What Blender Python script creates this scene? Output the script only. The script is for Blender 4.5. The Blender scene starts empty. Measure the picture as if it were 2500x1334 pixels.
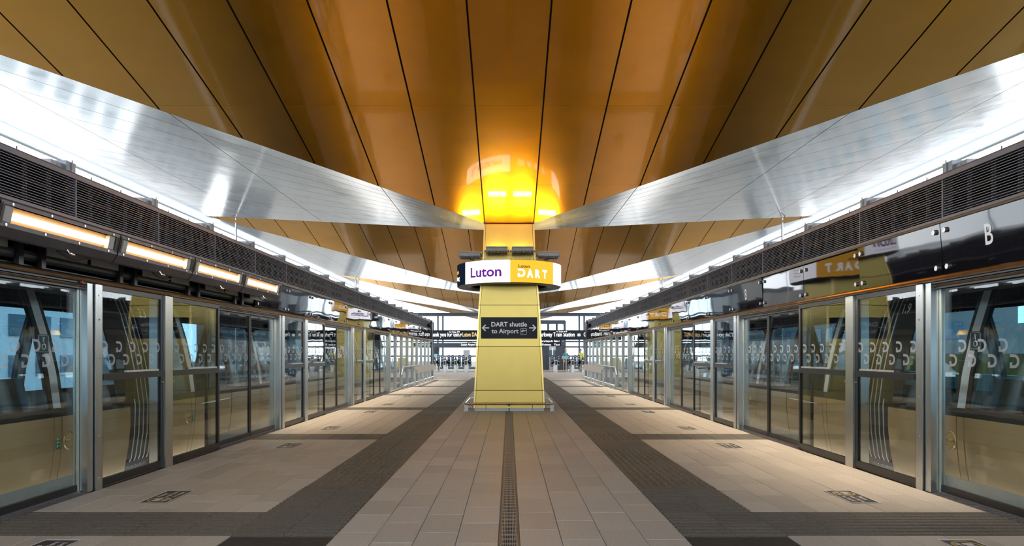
import bpy, math, random
from mathutils import Vector, Matrix
random.seed(7)
S = bpy.context.scene
COL = S.collection
PI = math.pi

# ------------------------------------------------------------------ camera, sky, exposure, lights
cam_d = bpy.data.cameras.new('camera')
cam_d.sensor_width = 36.0
cam_d.lens = 36.0 * 1700 / 2500
cam_d.shift_x = 0.0028
cam_d.shift_y = 0.0788
cam_d.clip_end = 500
cam = bpy.data.objects.new('camera', cam_d)
COL.objects.link(cam)
cam.location = (0, 0, 1.4)
cam.rotation_euler = (PI / 2, 0, 0)
S.camera = cam

W = bpy.data.worlds.new('overcast_sky')
S.world = W
W.use_nodes = True
wn = W.node_tree.nodes
bg = wn['Background']
tc = wn.new('ShaderNodeTexCoord')
nz = wn.new('ShaderNodeTexNoise')
nz.inputs['Scale'].default_value = 2.2
nz.inputs['Detail'].default_value = 4
cr = wn.new('ShaderNodeValToRGB')
cr.color_ramp.elements[0].position = 0.35
cr.color_ramp.elements[0].color = (0.70, 0.83, 0.95, 1)
cr.color_ramp.elements[1].position = 0.62
cr.color_ramp.elements[1].color = (1.0, 1.0, 1.0, 1)
W.node_tree.links.new(tc.outputs['Generated'], nz.inputs['Vector'])
W.node_tree.links.new(nz.outputs['Fac'], cr.inputs['Fac'])
W.node_tree.links.new(cr.outputs['Color'], bg.inputs['Color'])
bg.inputs['Strength'].default_value = 2.6

S.view_settings.view_transform = 'Standard'
S.view_settings.look = 'None'
S.view_settings.gamma = 1.0
S.view_settings.exposure = 1.18
S.view_settings.use_curve_mapping = False
S.cycles.max_bounces = 10
S.cycles.diffuse_bounces = 4
S.cycles.glossy_bounces = 5
S.cycles.transparent_max_bounces = 20
S.cycles.caustics_reflective = True
S.cycles.sample_clamp_indirect = 6.0
S.cycles.use_denoising = True


def area_light(name, loc, sx, sy, power, color, rot=(0, 0, 0)):
    d = bpy.data.lights.new(name, 'AREA')
    d.shape = 'RECTANGLE'
    d.size, d.size_y = sx, sy
    d.energy = power
    d.color = color
    d.spread = math.radians(115)
    o = bpy.data.objects.new(name, d)
    COL.objects.link(o)
    o.location = loc
    o.rotation_euler = rot
    return o


# warm downlight strips under the header rails (the left one starts after the opened panels)
area_light('rail_downlight', (-4.195, 25.5, 2.105), 0.02, 26.0, 108, (1.0, 0.80, 0.56))
area_light('rail_downlight', (4.195, 22.5, 2.105), 0.02, 32.0, 132, (1.0, 0.80, 0.56))


# ------------------------------------------------------------------ materials
def nodes_of(m):
    m.use_nodes = True
    return m.node_tree.nodes, m.node_tree.links


def pm(name, col, rough=0.5, metal=0.0, var=0.0, scale=8.0, bump=0.0, bscale=30.0, rnd=0.0, coat=0.0, coat_r=0.1, coat_ior=1.5,
       spec=0.5, emit=None, estr=0.0, rvar=0.0, stretch=(1, 1, 1), bdist=0.01, detail=4):
    m = bpy.data.materials.new(name)
    n, l = nodes_of(m)
    b = n['Principled BSDF']
    b.inputs['Roughness'].default_value = rough
    b.inputs['Metallic'].default_value = metal
    b.inputs['Specular IOR Level'].default_value = spec
    b.inputs['Coat Weight'].default_value = coat
    b.inputs['Coat Roughness'].default_value = coat_r
    b.inputs['Coat IOR'].default_value = coat_ior
    b.inputs['Base Color'].default_value = (*col, 1)
    co = n.new('ShaderNodeTexCoord')
    mp = n.new('ShaderNodeMapping')
    mp.inputs['Scale'].default_value = stretch
    l.new(co.outputs['Object'], mp.inputs['Vector'])
    if var > 0 or rnd > 0:
        t = n.new('ShaderNodeTexNoise')
        t.inputs['Scale'].default_value = scale
        t.inputs['Detail'].default_value = detail
        hs = n.new('ShaderNodeHueSaturation')
        hs.inputs['Color'].default_value = (*col, 1)
        mr = n.new('ShaderNodeMapRange')
        mr.inputs['From Min'].default_value = 0.3
        mr.inputs['From Max'].default_value = 0.7
        mr.inputs['To Min'].default_value = 1 - var
        mr.inputs['To Max'].default_value = 1 + var
        l.new(mp.outputs['Vector'], t.inputs['Vector'])
        l.new(t.outputs['Fac'], mr.inputs['Value'])
        if rnd > 0:
            oi = n.new('ShaderNodeObjectInfo')
            m2 = n.new('ShaderNodeMapRange')
            m2.inputs['To Min'].default_value = 1 - rnd
            m2.inputs['To Max'].default_value = 1 + rnd
            l.new(oi.outputs['Random'], m2.inputs['Value'])
            mu = n.new('ShaderNodeMath')
            mu.operation = 'MULTIPLY'
            l.new(mr.outputs['Result'], mu.inputs[0])
            l.new(m2.outputs['Result'], mu.inputs[1])
            l.new(mu.outputs['Value'], hs.inputs['Value'])
        else:
            l.new(mr.outputs['Result'], hs.inputs['Value'])
        l.new(hs.outputs['Color'], b.inputs['Base Color'])
        if rvar > 0:
            m3 = n.new('ShaderNodeMapRange')
            m3.inputs['To Min'].default_value = max(0.0, rough - rvar)
            m3.inputs['To Max'].default_value = rough + rvar
            l.new(t.outputs['Fac'], m3.inputs['Value'])
            l.new(m3.outputs['Result'], b.inputs['Roughness'])
    if bump > 0:
        t2 = n.new('ShaderNodeTexNoise')
        t2.inputs['Scale'].default_value = bscale
        t2.inputs['Detail'].default_value = 2
        bp = n.new('ShaderNodeBump')
        bp.inputs['Strength'].default_value = bump
        bp.inputs['Distance'].default_value = bdist
        l.new(mp.outputs['Vector'], t2.inputs['Vector'])
        l.new(t2.outputs['Fac'], bp.inputs['Height'])
        l.new(bp.outputs['Normal'], b.inputs['Normal'])
        if coat > 0:
            l.new(bp.outputs['Normal'], b.inputs['Coat Normal'])
    if emit:
        b.inputs['Emission Color'].default_value = (*emit, 1)
        b.inputs['Emission Strength'].default_value = estr
    return m


def glass(name, tint=(0.9, 0.95, 0.95), refl=1.0, rough=0.0, ior=1.5):
    """thin architectural glass: straight-through tint plus fresnel reflection"""
    m = bpy.data.materials.new(name)
    n, l = nodes_of(m)
    n.remove(n['Principled BSDF'])
    out = n['Material Output']
    tr = n.new('ShaderNodeBsdfTransparent')
    tr.inputs['Color'].default_value = (*tint, 1)
    gl = n.new('ShaderNodeBsdfGlossy')
    gl.inputs['Roughness'].default_value = rough
    gl.inputs['Color'].default_value = (refl, refl, refl, 1)
    fr = n.new('ShaderNodeFresnel')
    fr.inputs['IOR'].default_value = ior
    ge = n.new('ShaderNodeNewGeometry')
    # same reflectance on the inner face as on the outer one
    mx0 = n.new('ShaderNodeMix')
    mx0.data_type = 'FLOAT'
    mx0.inputs['A'].default_value = ior
    mx0.inputs['B'].default_value = 1.0 / ior
    l.new(ge.outputs['Backfacing'], mx0.inputs['Factor'])
    l.new(mx0.outputs['Result'], fr.inputs['IOR'])
    tx = n.new('ShaderNodeTexNoise')
    tx.inputs['Scale'].default_value = 1.3
    co = n.new('ShaderNodeTexCoord')
    l.new(co.outputs['Object'], tx.inputs['Vector'])
    bp = n.new('ShaderNodeBump')
    bp.inputs['Strength'].default_value = 0.15
    bp.inputs['Distance'].default_value = 0.012
    l.new(tx.outputs['Fac'], bp.inputs['Height'])
    l.new(bp.outputs['Normal'], gl.inputs['Normal'])
    ms = n.new('ShaderNodeMixShader')
    l.new(fr.outputs['Fac'], ms.inputs['Fac'])
    l.new(tr.outputs['BSDF'], ms.inputs[1])
    l.new(gl.outputs['BSDF'], ms.inputs[2])
    l.new(ms.outputs['Shader'], out.inputs['Surface'])
    return m


def emis(name, col, strength):
    m = bpy.data.materials.new(name)
    n, l = nodes_of(m)
    n.remove(n['Principled BSDF'])
    e = n.new('ShaderNodeEmission')
    e.inputs['Color'].default_value = (*col, 1)
    e.inputs['Strength'].default_value = strength
    l.new(e.outputs['Emission'], n['Material Output'].inputs['Surface'])
    return m


def frost(name, col, fac):
    m = bpy.data.materials.new(name)
    n, l = nodes_of(m)
    b = n['Principled BSDF']
    b.inputs['Base Color'].default_value = (*col, 1)
    b.inputs['Roughness'].default_value = 0.6
    b.inputs['Alpha'].default_value = fac
    return m


M = {}
M['paver'] = pm('stone_paver', (0.53, 0.492, 0.452), 0.50, 0, var=0.14, scale=55, bump=0.15, bscale=160, rnd=0.10, rvar=0.14, bdist=0.004)
M['paver_far'] = pm('stone_paver_far', (0.53, 0.492, 0.452), 0.50, 0, var=0.12, scale=6, rvar=0.1)
M['tactile'] = pm('tactile_stone', (0.125, 0.113, 0.098), 0.5, 0, var=0.28, scale=40, bump=0.4, bscale=140, rnd=0.10, bdist=0.005)
M['grout'] = pm('grout', (0.055, 0.048, 0.042), 0.9, 0, var=0.2, scale=20)
M['concrete'] = pm('concrete', (0.42, 0.43, 0.44), 0.8, 0, var=0.15, scale=3, bump=0.2, bscale=20)
M['steel'] = pm('brushed_steel', (0.52, 0.55, 0.555), 0.30, 1, var=0.04, scale=9, stretch=(6, 6, 0.4), rvar=0.05)
M['steel_rough'] = pm('satin_steel', (0.62, 0.61, 0.60), 0.42, 1, var=0.10, scale=12)
M['chrome'] = pm('polished_steel', (0.75, 0.75, 0.75), 0.14, 1)
M['black'] = pm('black_powder_coat', (0.012, 0.012, 0.014), 0.35, 0, var=0.2, scale=20)
M['blackgloss'] = pm('black_glass_panel', (0.008, 0.008, 0.011), 0.03, 0, spec=0.6, bump=0.22, bscale=1.1, bdist=0.02, stretch=(1, 0.6, 1))
M['darkgrey'] = pm('dark_grey_metal', (0.055, 0.052, 0.060), 0.42, 0.3, var=0.15, scale=10)
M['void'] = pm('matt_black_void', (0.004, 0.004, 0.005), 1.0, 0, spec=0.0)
M['bracket'] = pm('zinc_grey_bracket', (0.22, 0.24, 0.27), 0.45, 0.5, var=0.1, scale=10)
M['grate'] = pm('galvanised_grate', (0.36, 0.36, 0.35), 0.5, 0.15, var=0.1, scale=20)
M['slat'] = pm('louvre_slat_metal', (0.115, 0.115, 0.135), 0.4, 0.0, var=0.12, scale=5)
M['fascia'] = pm('fascia_brown_grey', (0.125, 0.113, 0.125), 0.45, 0.0, var=0.12, scale=4)
M['copper'] = pm('bronze_rail', (0.40, 0.29, 0.19), 0.22, 1, var=0.12, scale=8)
M['gold_roof'] = pm('gold_anodised_soffit', (0.78, 0.36, 0.008), 0.33, 1, var=0.05, scale=1.2, rnd=0.03, rvar=0.03, coat=0.8, coat_r=0.06, coat_ior=1.6, bump=0.06, bscale=0.9, bdist=0.02)  # base pushed towards orange to carry warm bounced light
M['gold_col'] = pm('gold_anodised_cladding', (0.63, 0.485, 0.145), 0.34, 1, var=0.06, scale=1.6, rnd=0.03, rvar=0.05)
M['gold_joint'] = pm('gold_joint_recess', (0.16, 0.105, 0.03), 0.5, 0.6)
M['gold_edge'] = pm('gold_edge_trim', (0.86, 0.64, 0.24), 0.28, 1)
M['silver'] = pm('mill_aluminium_soffit', (0.62, 0.62, 0.61), 0.12, 0.78, var=0.07, scale=2.0, rnd=0.06, rvar=0.05, bump=0.07, bscale=0.7, bdist=0.03, detail=2)
M['eave'] = pm('white_eave', (0.78, 0.80, 0.82), 0.5, 0, var=0.05, scale=2)
M['opal'] = bpy.data.materials.new('opal_eave_sheet')
_n, _l = nodes_of(M['opal'])
_t = _n.new('ShaderNodeBsdfTranslucent')
_t.inputs['Color'].default_value = (0.72, 0.76, 0.80, 1)
_x = _n.new('ShaderNodeMixShader')
_x.inputs['Fac'].default_value = 0.6
_n['Principled BSDF'].inputs['Base Color'].default_value = (0.75, 0.78, 0.8, 1)
_n['Principled BSDF'].inputs['Roughness'].default_value = 0.3
_l.new(_n['Principled BSDF'].outputs['BSDF'], _x.inputs[1])
_l.new(_t.outputs['BSDF'], _x.inputs[2])
_l.new(_x.outputs['Shader'], _n['Material Output'].inputs['Surface'])
M['joint'] = pm('dark_joint_backing', (0.02, 0.014, 0.008), 0.8)  # dark backing behind the open panel joints
M['glass'] = glass('door_glass', (0.91, 0.95, 0.945), refl=0.75)
M['glass_train'] = glass('train_window_glass', (0.64, 0.76, 0.82), ior=1.5)
M['glass_upstand'] = glass('added_clerestory_glass', (0.52, 0.53, 0.54))  # tint limits the daylight let in through the unseen upstands
M['glass_clear'] = glass('facade_glass', (0.93, 0.97, 0.98))
M['frost'] = frost('frosted_film', (0.50, 0.52, 0.55), 0.55)
M['kick'] = pm('grey_kick_plate', (0.38, 0.40, 0.40), 0.4, 0.2, var=0.08, scale=10)
M['stile'] = pm('pale_stile', (0.52, 0.58, 0.54), 0.30, 0.7, var=0.08, scale=8)
M['white'] = pm('white_print', (0.92, 0.93, 0.95), 0.5)
M['navy'] = pm('navy_sign_face', (0.022, 0.030, 0.044), 0.45, 0, spec=0.2, var=0.1, scale=3)
M['paleblue'] = pm('pale_skirting', (0.66, 0.72, 0.76), 0.35, 0.2)
M['led_white'] = emis('led_white', (0.93, 0.92, 1.0), 1.15)
M['led_yellow'] = emis('led_yellow', (0.92, 0.46, 0.035), 0.62)
M['led_navy'] = emis('led_navy', (0.006, 0.011, 0.024), 0.6)
M['led_text'] = emis('led_text_white', (1.0, 1.0, 1.0), 0.8)
M['led_blue'] = emis('led_blue', (0.05, 0.09, 0.26), 1.0)
M['purple'] = emis('led_purple', (0.085, 0.012, 0.17), 0.8)
M['browntext'] = emis('led_brown', (0.09, 0.03, 0.01), 0.8)
M['flood_lens'] = emis('flood_lens', (1.0, 0.66, 0.06), 62.0)
M['flood_body'] = pm('grey_flood_body', (0.20, 0.20, 0.20), 0.45, 0.6, var=0.15, scale=20)
M['bluecap'] = pm('blue_cable_gland', (0.03, 0.22, 0.60), 0.4)
M['heat'] = emis('warm_strip_lamp', (1.0, 0.72, 0.38), 7.0)
M['amber'] = pm('amber_reflector', (0.22, 0.145, 0.085), 0.5, 0.3)
M['lamp_glass'] = pm('grey_lens', (0.32, 0.32, 0.31), 0.25)
M['champagne'] = pm('champagne_train_paint', (0.50, 0.345, 0.175), 0.28, 0.35, var=0.05, scale=2, coat=0.6, coat_r=0.08, rnd=0.03)
M['seam'] = pm('black_seam', (0.012, 0.011, 0.01), 0.6)
M['pillar'] = pm('grey_train_pillar', (0.52, 0.57, 0.62), 0.35, 0.3)
M['traindark'] = pm('dark_train_interior', (0.035, 0.037, 0.042), 0.45, 0, var=0.2, scale=4)
M['trainceil'] = pm('train_ceiling', (0.16, 0.17, 0.19), 0.35)
M['seat'] = pm('train_seat_fabric', (0.050, 0.040, 0.036), 0.8, 0, var=0.3, scale=30)
M['blue'] = pm('blue_pole', (0.03, 0.12, 0.42), 0.35)
M['rubber'] = pm('bellows_rubber', (0.022, 0.022, 0.024), 0.6)
M['rib'] = pm('bellows_rib', (0.60, 0.60, 0.58), 0.35, 0.4)
M['green'] = pm('green_safety_label', (0.02, 0.25, 0.13), 0.45)
M['decal'] = pm('decal_black', (0.030, 0.031, 0.040), 0.5, 0, var=0.15, scale=30)
M['decal_yellow'] = pm('decal_yellow', (0.50, 0.38, 0.10), 0.5)
M['gatenavy'] = pm('gate_paddle_navy', (0.020, 0.032, 0.060), 0.3, 0, coat=0.4)
M['gateicon'] = pm('gate_icon_pale', (0.30, 0.38, 0.48), 0.5)
M['facade'] = pm('facade_dark_frame', (0.060, 0.072, 0.088), 0.4, 0.4, var=0.1, scale=3)
M['liftblue'] = pm('pale_blue_panel', (0.30, 0.55, 0.68), 0.35, 0, var=0.08, scale=2)
M['noticegrey'] = pm('notice_grey', (0.45, 0.45, 0.48), 0.5)
M['goldtext'] = emis('gold_text', (0.62, 0.42, 0.18), 0.9)
M['bldg'] = pm('white_render', (0.70, 0.72, 0.73), 0.8, 0, var=0.06, scale=0.5)
M['bldgwin'] = pm('building_window', (0.10, 0.16, 0.20), 0.12, 0, spec=0.8)
M['ground'] = pm('track_slab', (0.075, 0.075, 0.070), 0.85, 0, var=0.2, scale=1.5)
M['teal'] = pm('teal_hoarding', (0.03, 0.36, 0.38), 0.6, 0, var=0.08, scale=1)
M['yellowboard'] = pm('yellow_hoarding', (0.66, 0.55, 0.06), 0.6)
M['skin'] = pm('skin', (0.60, 0.38, 0.28), 0.55)
M['hair_blonde'] = pm('blonde_hair', (0.52, 0.33, 0.13), 0.6, var=0.2, scale=40)
M['hair_brown'] = pm('brown_hair', (0.16, 0.08, 0.04), 0.6, var=0.2, scale=40)
M['cloth_teal'] = pm('teal_cloth', (0.05, 0.25, 0.27), 0.8, var=0.2, scale=20)
M['cloth_vest'] = pm('hi_vis_vest', (0.60, 0.60, 0.08), 0.7, var=0.1, scale=20)
M['cloth_dark'] = pm('dark_trousers', (0.03, 0.035, 0.05), 0.8, var=0.2, scale=20)
M['red'] = pm('red_panel', (0.50, 0.04, 0.03), 0.5)
M['yellowbar'] = pm('yellow_bar', (0.65, 0.40, 0.03), 0.5)
M['spike'] = pm('bird_spike_wire', (0.16, 0.12, 0.075), 0.5, 0.4)


# ------------------------------------------------------------------ mesh helpers
class MB:
    def __init__(self):
        self.v, self.f, self.m = [], [], []

    def add(self, vs, fs, m=0):
        o = len(self.v)
        self.v.extend([tuple(p) for p in vs])
        for q in fs:
            self.f.append(tuple(i + o for i in q))
            self.m.append(m)
        return self

    def box(self, x0, x1, y0, y1, z0, z1, m=0):
        if x0 > x1: x0, x1 = x1, x0
        if y0 > y1: y0, y1 = y1, y0
        if z0 > z1: z0, z1 = z1, z0
        return self.add([(x0, y0, z0), (x1, y0, z0), (x1, y1, z0), (x0, y1, z0), (x0, y0, z1), (x1, y0, z1), (x1, y1, z1), (x0, y1, z1)],
                        [(0, 3, 2, 1), (4, 5, 6, 7), (0, 1, 5, 4), (1, 2, 6, 5), (2, 3, 7, 6), (3, 0, 4, 7)], m)

    def beam(self, p, q, w, h, m=0, up=(0, 0, 1)):
        p, q = Vector(p), Vector(q)
        d = (q - p).normalized()
        u = Vector(up)
        s = d.cross(u)
        if s.length < 1e-4:
            s = d.cross(Vector((1, 0, 0)))
        s.normalize()
        u = s.cross(d)
        a, b = s * (w / 2), u * (h / 2)
        vs = [p - a - b, p + a - b, p + a + b, p - a + b, q - a - b, q + a - b, q + a + b, q - a + b]
        return self.add(vs, [(0, 1, 2, 3), (7, 6, 5, 4), (0, 4, 5, 1), (1, 5, 6, 2), (2, 6, 7, 3), (3, 7, 4, 0)], m)

    def tube(self, pts, r, n=8, m=0, cap=True):
        pts = [Vector(p) for p in pts]
        rings = []
        prev = None
        for i, p in enumerate(pts):
            if i == 0: d = pts[1] - p
            elif i == len(pts) - 1: d = p - pts[i - 1]
            else: d = pts[i + 1] - pts[i - 1]
            d.normalize()
            if prev is None:
                a = d.cross(Vector((0, 0, 1)))
                if a.length < 1e-3: a = d.cross(Vector((1, 0, 0)))
            else:
                a = prev - d * prev.dot(d)
            a.normalize()
            prev = a
            b = d.cross(a)
            rr = r[i] if isinstance(r, (list, tuple)) else r
            rings.append([p + (a * math.cos(2 * PI * k / n) + b * math.sin(2 * PI * k / n)) * rr for k in range(n)])
        vs = [x for ring in rings for x in ring]
        fs = []
        for i in range(len(pts) - 1):
            for k in range(n):
                k2 = (k + 1) % n
                fs.append((i * n + k, i * n + k2, (i + 1) * n + k2, (i + 1) * n + k))
        if cap:
            fs.append(tuple(range(n - 1, -1, -1)))
            fs.append(tuple((len(pts) - 1) * n + k for k in range(n)))
        return self.add(vs, fs, m)

    def prism(self, poly, ext, m=0):
        """poly: 3d points in order, ext: extrusion vector"""
        n = len(poly)
        e = Vector(ext)
        a = [Vector(p) for p in poly]
        nrm = Vector((0, 0, 0))
        for i in range(n):
            nrm += a[i].cross(a[(i + 1) % n])
        if nrm.dot(e) > 0:
            a.reverse()
        vs = a + [p + e for p in a]
        fs = [tuple(range(n)), tuple(range(2 * n - 1, n - 1, -1))]
        for i in range(n):
            j = (i + 1) % n
            fs.append((j, i, n + i, n + j))
        return self.add(vs, fs, m)

    def lathe(self, prof, n=24, c=(0, 0, 0), m=0, a0=0.0, a1=2 * PI, closed=True):
        """prof: (r, z) list, around z axis at c"""
        full = abs(a1 - a0 - 2 * PI) < 1e-6
        k = n if full else n + 1
        vs = []
        for i in range(k):
            t = a0 + (a1 - a0) * i / n
            for r, z in prof:
                vs.append((c[0] + r * math.cos(t), c[1] + r * math.sin(t), c[2] + z))
        p = len(prof)
        fs = []
        for i in range(n):
            i2 = (i + 1) % k
            for j in range(p - 1):
                fs.append((i * p + j, i2 * p + j, i2 * p + j + 1, i * p + j + 1))
        return self.add(vs, fs, m)

    def xf(self, mat, start=0):
        for i in range(start, len(self.v)):
            self.v[i] = tuple(mat @ Vector(self.v[i]))
        return self

    def build(self, name, mats, parent=None, smooth=False, loc=None):
        me = bpy.data.meshes.new(name)
        me.from_pydata(self.v, [], self.f)
        if not isinstance(mats, (list, tuple)): mats = [mats]
        for mm in mats: me.materials.append(mm)
        if len(mats) > 1:
            me.polygons.foreach_set('material_index', self.m)
        if smooth:
            me.polygons.foreach_set('use_smooth', [True] * len(self.f))
        me.update()
        o = bpy.data.objects.new(name, me)
        COL.objects.link(o)
        if parent is not None: o.parent = parent
        if loc is not None: o.location = loc
        return o


def inst(src, loc, parent=None, name=None, rotz=0.0):
    o = bpy.data.objects.new(name or src.name.split('.')[0], src.data if hasattr(src, 'data') else src)
    COL.objects.link(o)
    if parent is not None: o.parent = parent
    o.location = loc
    o.rotation_euler = (0, 0, rotz)
    return o


def mesh_only(mb, name, mats):
    me = bpy.data.meshes.new(name)
    me.from_pydata(mb.v, [], mb.f)
    if not isinstance(mats, (list, tuple)): mats = [mats]
    for mm in mats: me.materials.append(mm)
    if len(mats) > 1: me.polygons.foreach_set('material_index', mb.m)
    me.update()
    return me


def empty(name, loc=(0, 0, 0), **props):
    o = bpy.data.objects.new(name, None)
    COL.objects.link(o)
    o.location = loc
    o.empty_display_size = 0.1
    for k, v in props.items():
        if v: o[k] = v
    return o


def thing(name, label, cat, loc=(0, 0, 0), group=None):
    return empty(name, loc, label=label, category=cat, group=group)


def tag(o, label, cat, group=None):
    o['label'] = label
    o['category'] = cat
    if group: o['group'] = group
    return o


def copy_tree(o, parent=None):
    c = o.copy()
    COL.objects.link(c)
    if parent is not None: c.parent = parent
    for ch in list(o.children): copy_tree(ch, c)
    return c


def text_geo(body, size=1.0, bold=0.0, align='LEFT', spacing=1.0, width=None):
    cu = bpy.data.curves.new('t', 'FONT')
    cu.body = body
    cu.size = size
    cu.offset = bold * size
    cu.align_x = align
    cu.space_character = spacing
    cu.resolution_u = 3
    ob = bpy.data.objects.new('t', cu)
    COL.objects.link(ob)
    dg = bpy.context.evaluated_depsgraph_get()
    me = bpy.data.meshes.new_from_object(ob.evaluated_get(dg))
    vs = [v.co.copy() for v in me.vertices]
    fs = [tuple(p.vertices) for p in me.polygons]
    bpy.data.objects.remove(ob)
    bpy.data.curves.remove(cu)
    bpy.data.meshes.remove(me)
    if width and vs:
        x0 = min(v.x for v in vs)
        x1 = max(v.x for v in vs)
        k = width / (x1 - x0)
        for v in vs: v.x = (v.x - x0) * k if align == 'LEFT' else v.x * k
    return vs, fs


def put_text(mb, body, origin, ux, uy, size, bold=0.02, align='LEFT', m=0, spacing=1.0, width=None):
    vs, fs = text_geo(body, size, bold, align, spacing, width)
    o, ux, uy = Vector(origin), Vector(ux), Vector(uy)
    mb.add([o + ux * v.x + uy * v.y for v in vs], fs, m)
    return mb


def d_logo(cx, cy, w, h, t=0.2):
    """quads (2d) of the open letter D: top bar, bowl, bottom bar and short hook"""
    path = [(0.0, 0.9), (0.30, 0.9)]
    for k in range(1, 8):
        a = PI / 2 - PI * k / 8
        path.append((0.36 + 0.34 * math.cos(a), 0.5 + 0.4 * math.sin(a)))
    path += [(0.30, 0.1), (0.1, 0.1), (0.1, 0.42)]
    hw = t / 2
    L, R = [], []
    for i, p in enumerate(path):
        a = path[max(0, i - 1)]
        b = path[min(len(path) - 1, i + 1)]
        d0 = Vector((p[0] - a[0], p[1] - a[1])) if i > 0 else None
        d1 = Vector((b[0] - p[0], b[1] - p[1])) if i < len(path) - 1 else None
        if d0 is None: d0 = d1
        if d1 is None: d1 = d0
        d0.normalize(); d1.normalize()
        n0 = Vector((-d0.y, d0.x)); n1 = Vector((-d1.y, d1.x))
        n = (n0 + n1)
        n = n / max(0.5, n.dot(n0))
        L.append((p[0] + n.x * hw, p[1] + n.y * hw))
        R.append((p[0] - n.x * hw, p[1] - n.y * hw))
    vs = [(cx + (x - 0.4) * w / 0.8, cy + (y - 0.5) * h) for x, y in L + R]
    n = len(path)
    fs = [(i, n + i, n + i + 1, i + 1) for i in range(n - 1)]
    return vs, fs


def clip(poly, a, b, c):
    """keep a*x+b*y<=c of a 2d polygon"""
    out = []
    n = len(poly)
    for i in range(n):
        p, q = poly[i], poly[(i + 1) % n]
        dp, dq = a * p[0] + b * p[1] - c, a * q[0] + b * q[1] - c
        if dp <= 0: out.append(p)
        if (dp < 0 < dq) or (dq < 0 < dp):
            t = dp / (dp - dq)
            out.append((p[0] + (q[0] - p[0]) * t, p[1] + (q[1] - p[1]) * t))
    return out


def poly_area(p):
    return 0.5 * sum(p[i][0] * p[(i + 1) % len(p)][1] - p[(i + 1) % len(p)][0] * p[i][1] for i in range(len(p)))


def inset(poly, d):
    """inset of a convex ccw polygon by half-plane clipping"""
    if poly_area(poly) < 0: poly = poly[::-1]
    out = poly
    n = len(poly)
    for i in range(n):
        p, q = poly[i], poly[(i + 1) % n]
        ex, ey = q[0] - p[0], q[1] - p[1]
        L = math.hypot(ex, ey)
        if L < 1e-6: continue
        nx, ny = ey / L, -ex / L
        out = clip(out, nx, ny, nx * p[0] + ny * p[1] - d)
        if len(out) < 3: return []
    return out


# ------------------------------------------------------------------ floor
floor = MB().box(-4.30, 4.30, -8, 41, -0.30, -0.012).box(-15, 15, 41, 66, -0.30, -0.012).build('floor', M['grout'])
floor['kind'] = 'structure'
tiles = []          # (x0,x1,y0,y1)


def fill(x0, x1, y0, y1, nx, L=0.6, off=0.0):
    w = (x1 - x0) / nx
    for i in range(nx):
        y = y0 - L * ((off + 0.5 * i) % 1.0)
        while y < y1 - 0.02:
            a, b = max(y, y0), min(y + L, y1)
            if b - a > 0.03:
                tiles.append((x0 + i * w, x0 + (i + 1) * w, a, b))
            y += L


YB = [5.35 + 6.0 * k for k in range(0, 6)]
for sx in (-1, 1):
    a, b = (-1.34, -0.08) if sx < 0 else (0.08, 1.34)
    fill(a, b, 4.4, 16.9, 4, off=0.25 if sx < 0 else 0.1)
    fill(a, b, 18.9, 41.0, 4, off=0.25)
    a, b = (-4.22, -2.14) if sx < 0 else (2.14, 4.22)
    fill(a, b, 4.4, 5.35, 7, off=0.4)
    for k, y in enumerate(YB):
        fill(a, b, y + 0.8, YB[k + 1] if k + 1 < len(YB) else 41.0, 7, off=0.35 * k + 0.3)
fill(-1.34, 1.34, 16.9, 18.9, 8)
tiles.sort(key=lambda t: t[2])
G = 0.004


def tile_mb(w, l, h=0.03):
    b = 0.004
    mb = MB()
    x, y = w / 2 - G / 2, l / 2 - G / 2
    mb.add([(-x, -y, -h), (x, -y, -h), (x, y, -h), (-x, y, -h), (-x, -y, -b), (x, -y, -b), (x, y, -b), (-x, y, -b),
            (-x + b, -y + b, 0), (x - b, -y + b, 0), (x - b, y - b, 0), (-x + b, y - b, 0)],
           [(8, 9, 10, 11), (4, 5, 9, 8), (5, 6, 10, 9), (6, 7, 11, 10), (7, 4, 8, 11), (0, 1, 5, 4), (1, 2, 6, 5), (2, 3, 7, 6), (3, 0, 4, 7)])
    return mb


cache = {}
rest = MB()
for i, (x0, x1, y0, y1) in enumerate(tiles):
    key = (round(x1 - x0, 3), round(y1 - y0, 3))
    loc = ((x0 + x1) / 2, (y0 + y1) / 2, random.uniform(-0.0012, 0.0012))
    if i < 300:
        if key not in cache: cache[key] = mesh_only(tile_mb(*key), 'paving_tile', M['paver'])
        o = bpy.data.objects.new('paving_tile', cache[key])
        COL.objects.link(o)
        o.parent = floor
        o.location = loc
    else:
        t = tile_mb(*key)
        rest.add([(v[0] + loc[0], v[1] + loc[1], v[2] + loc[2]) for v in t.v], t.f)
o = rest.build('paving_tiles_further', M['paver'], floor)
o['kind'] = 'stuff'
conc = MB()
for i in range(-38, 38):
    for j in range(42):
        conc.box(i * 0.4 + 0.004, i * 0.4 + 0.396, 41 + j * 0.6 + 0.004, 41 + j * 0.6 + 0.596, -0.03, 0)
o = conc.build('concourse_tiles', M['paver_far'], floor)
o['kind'] = 'stuff'


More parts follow.
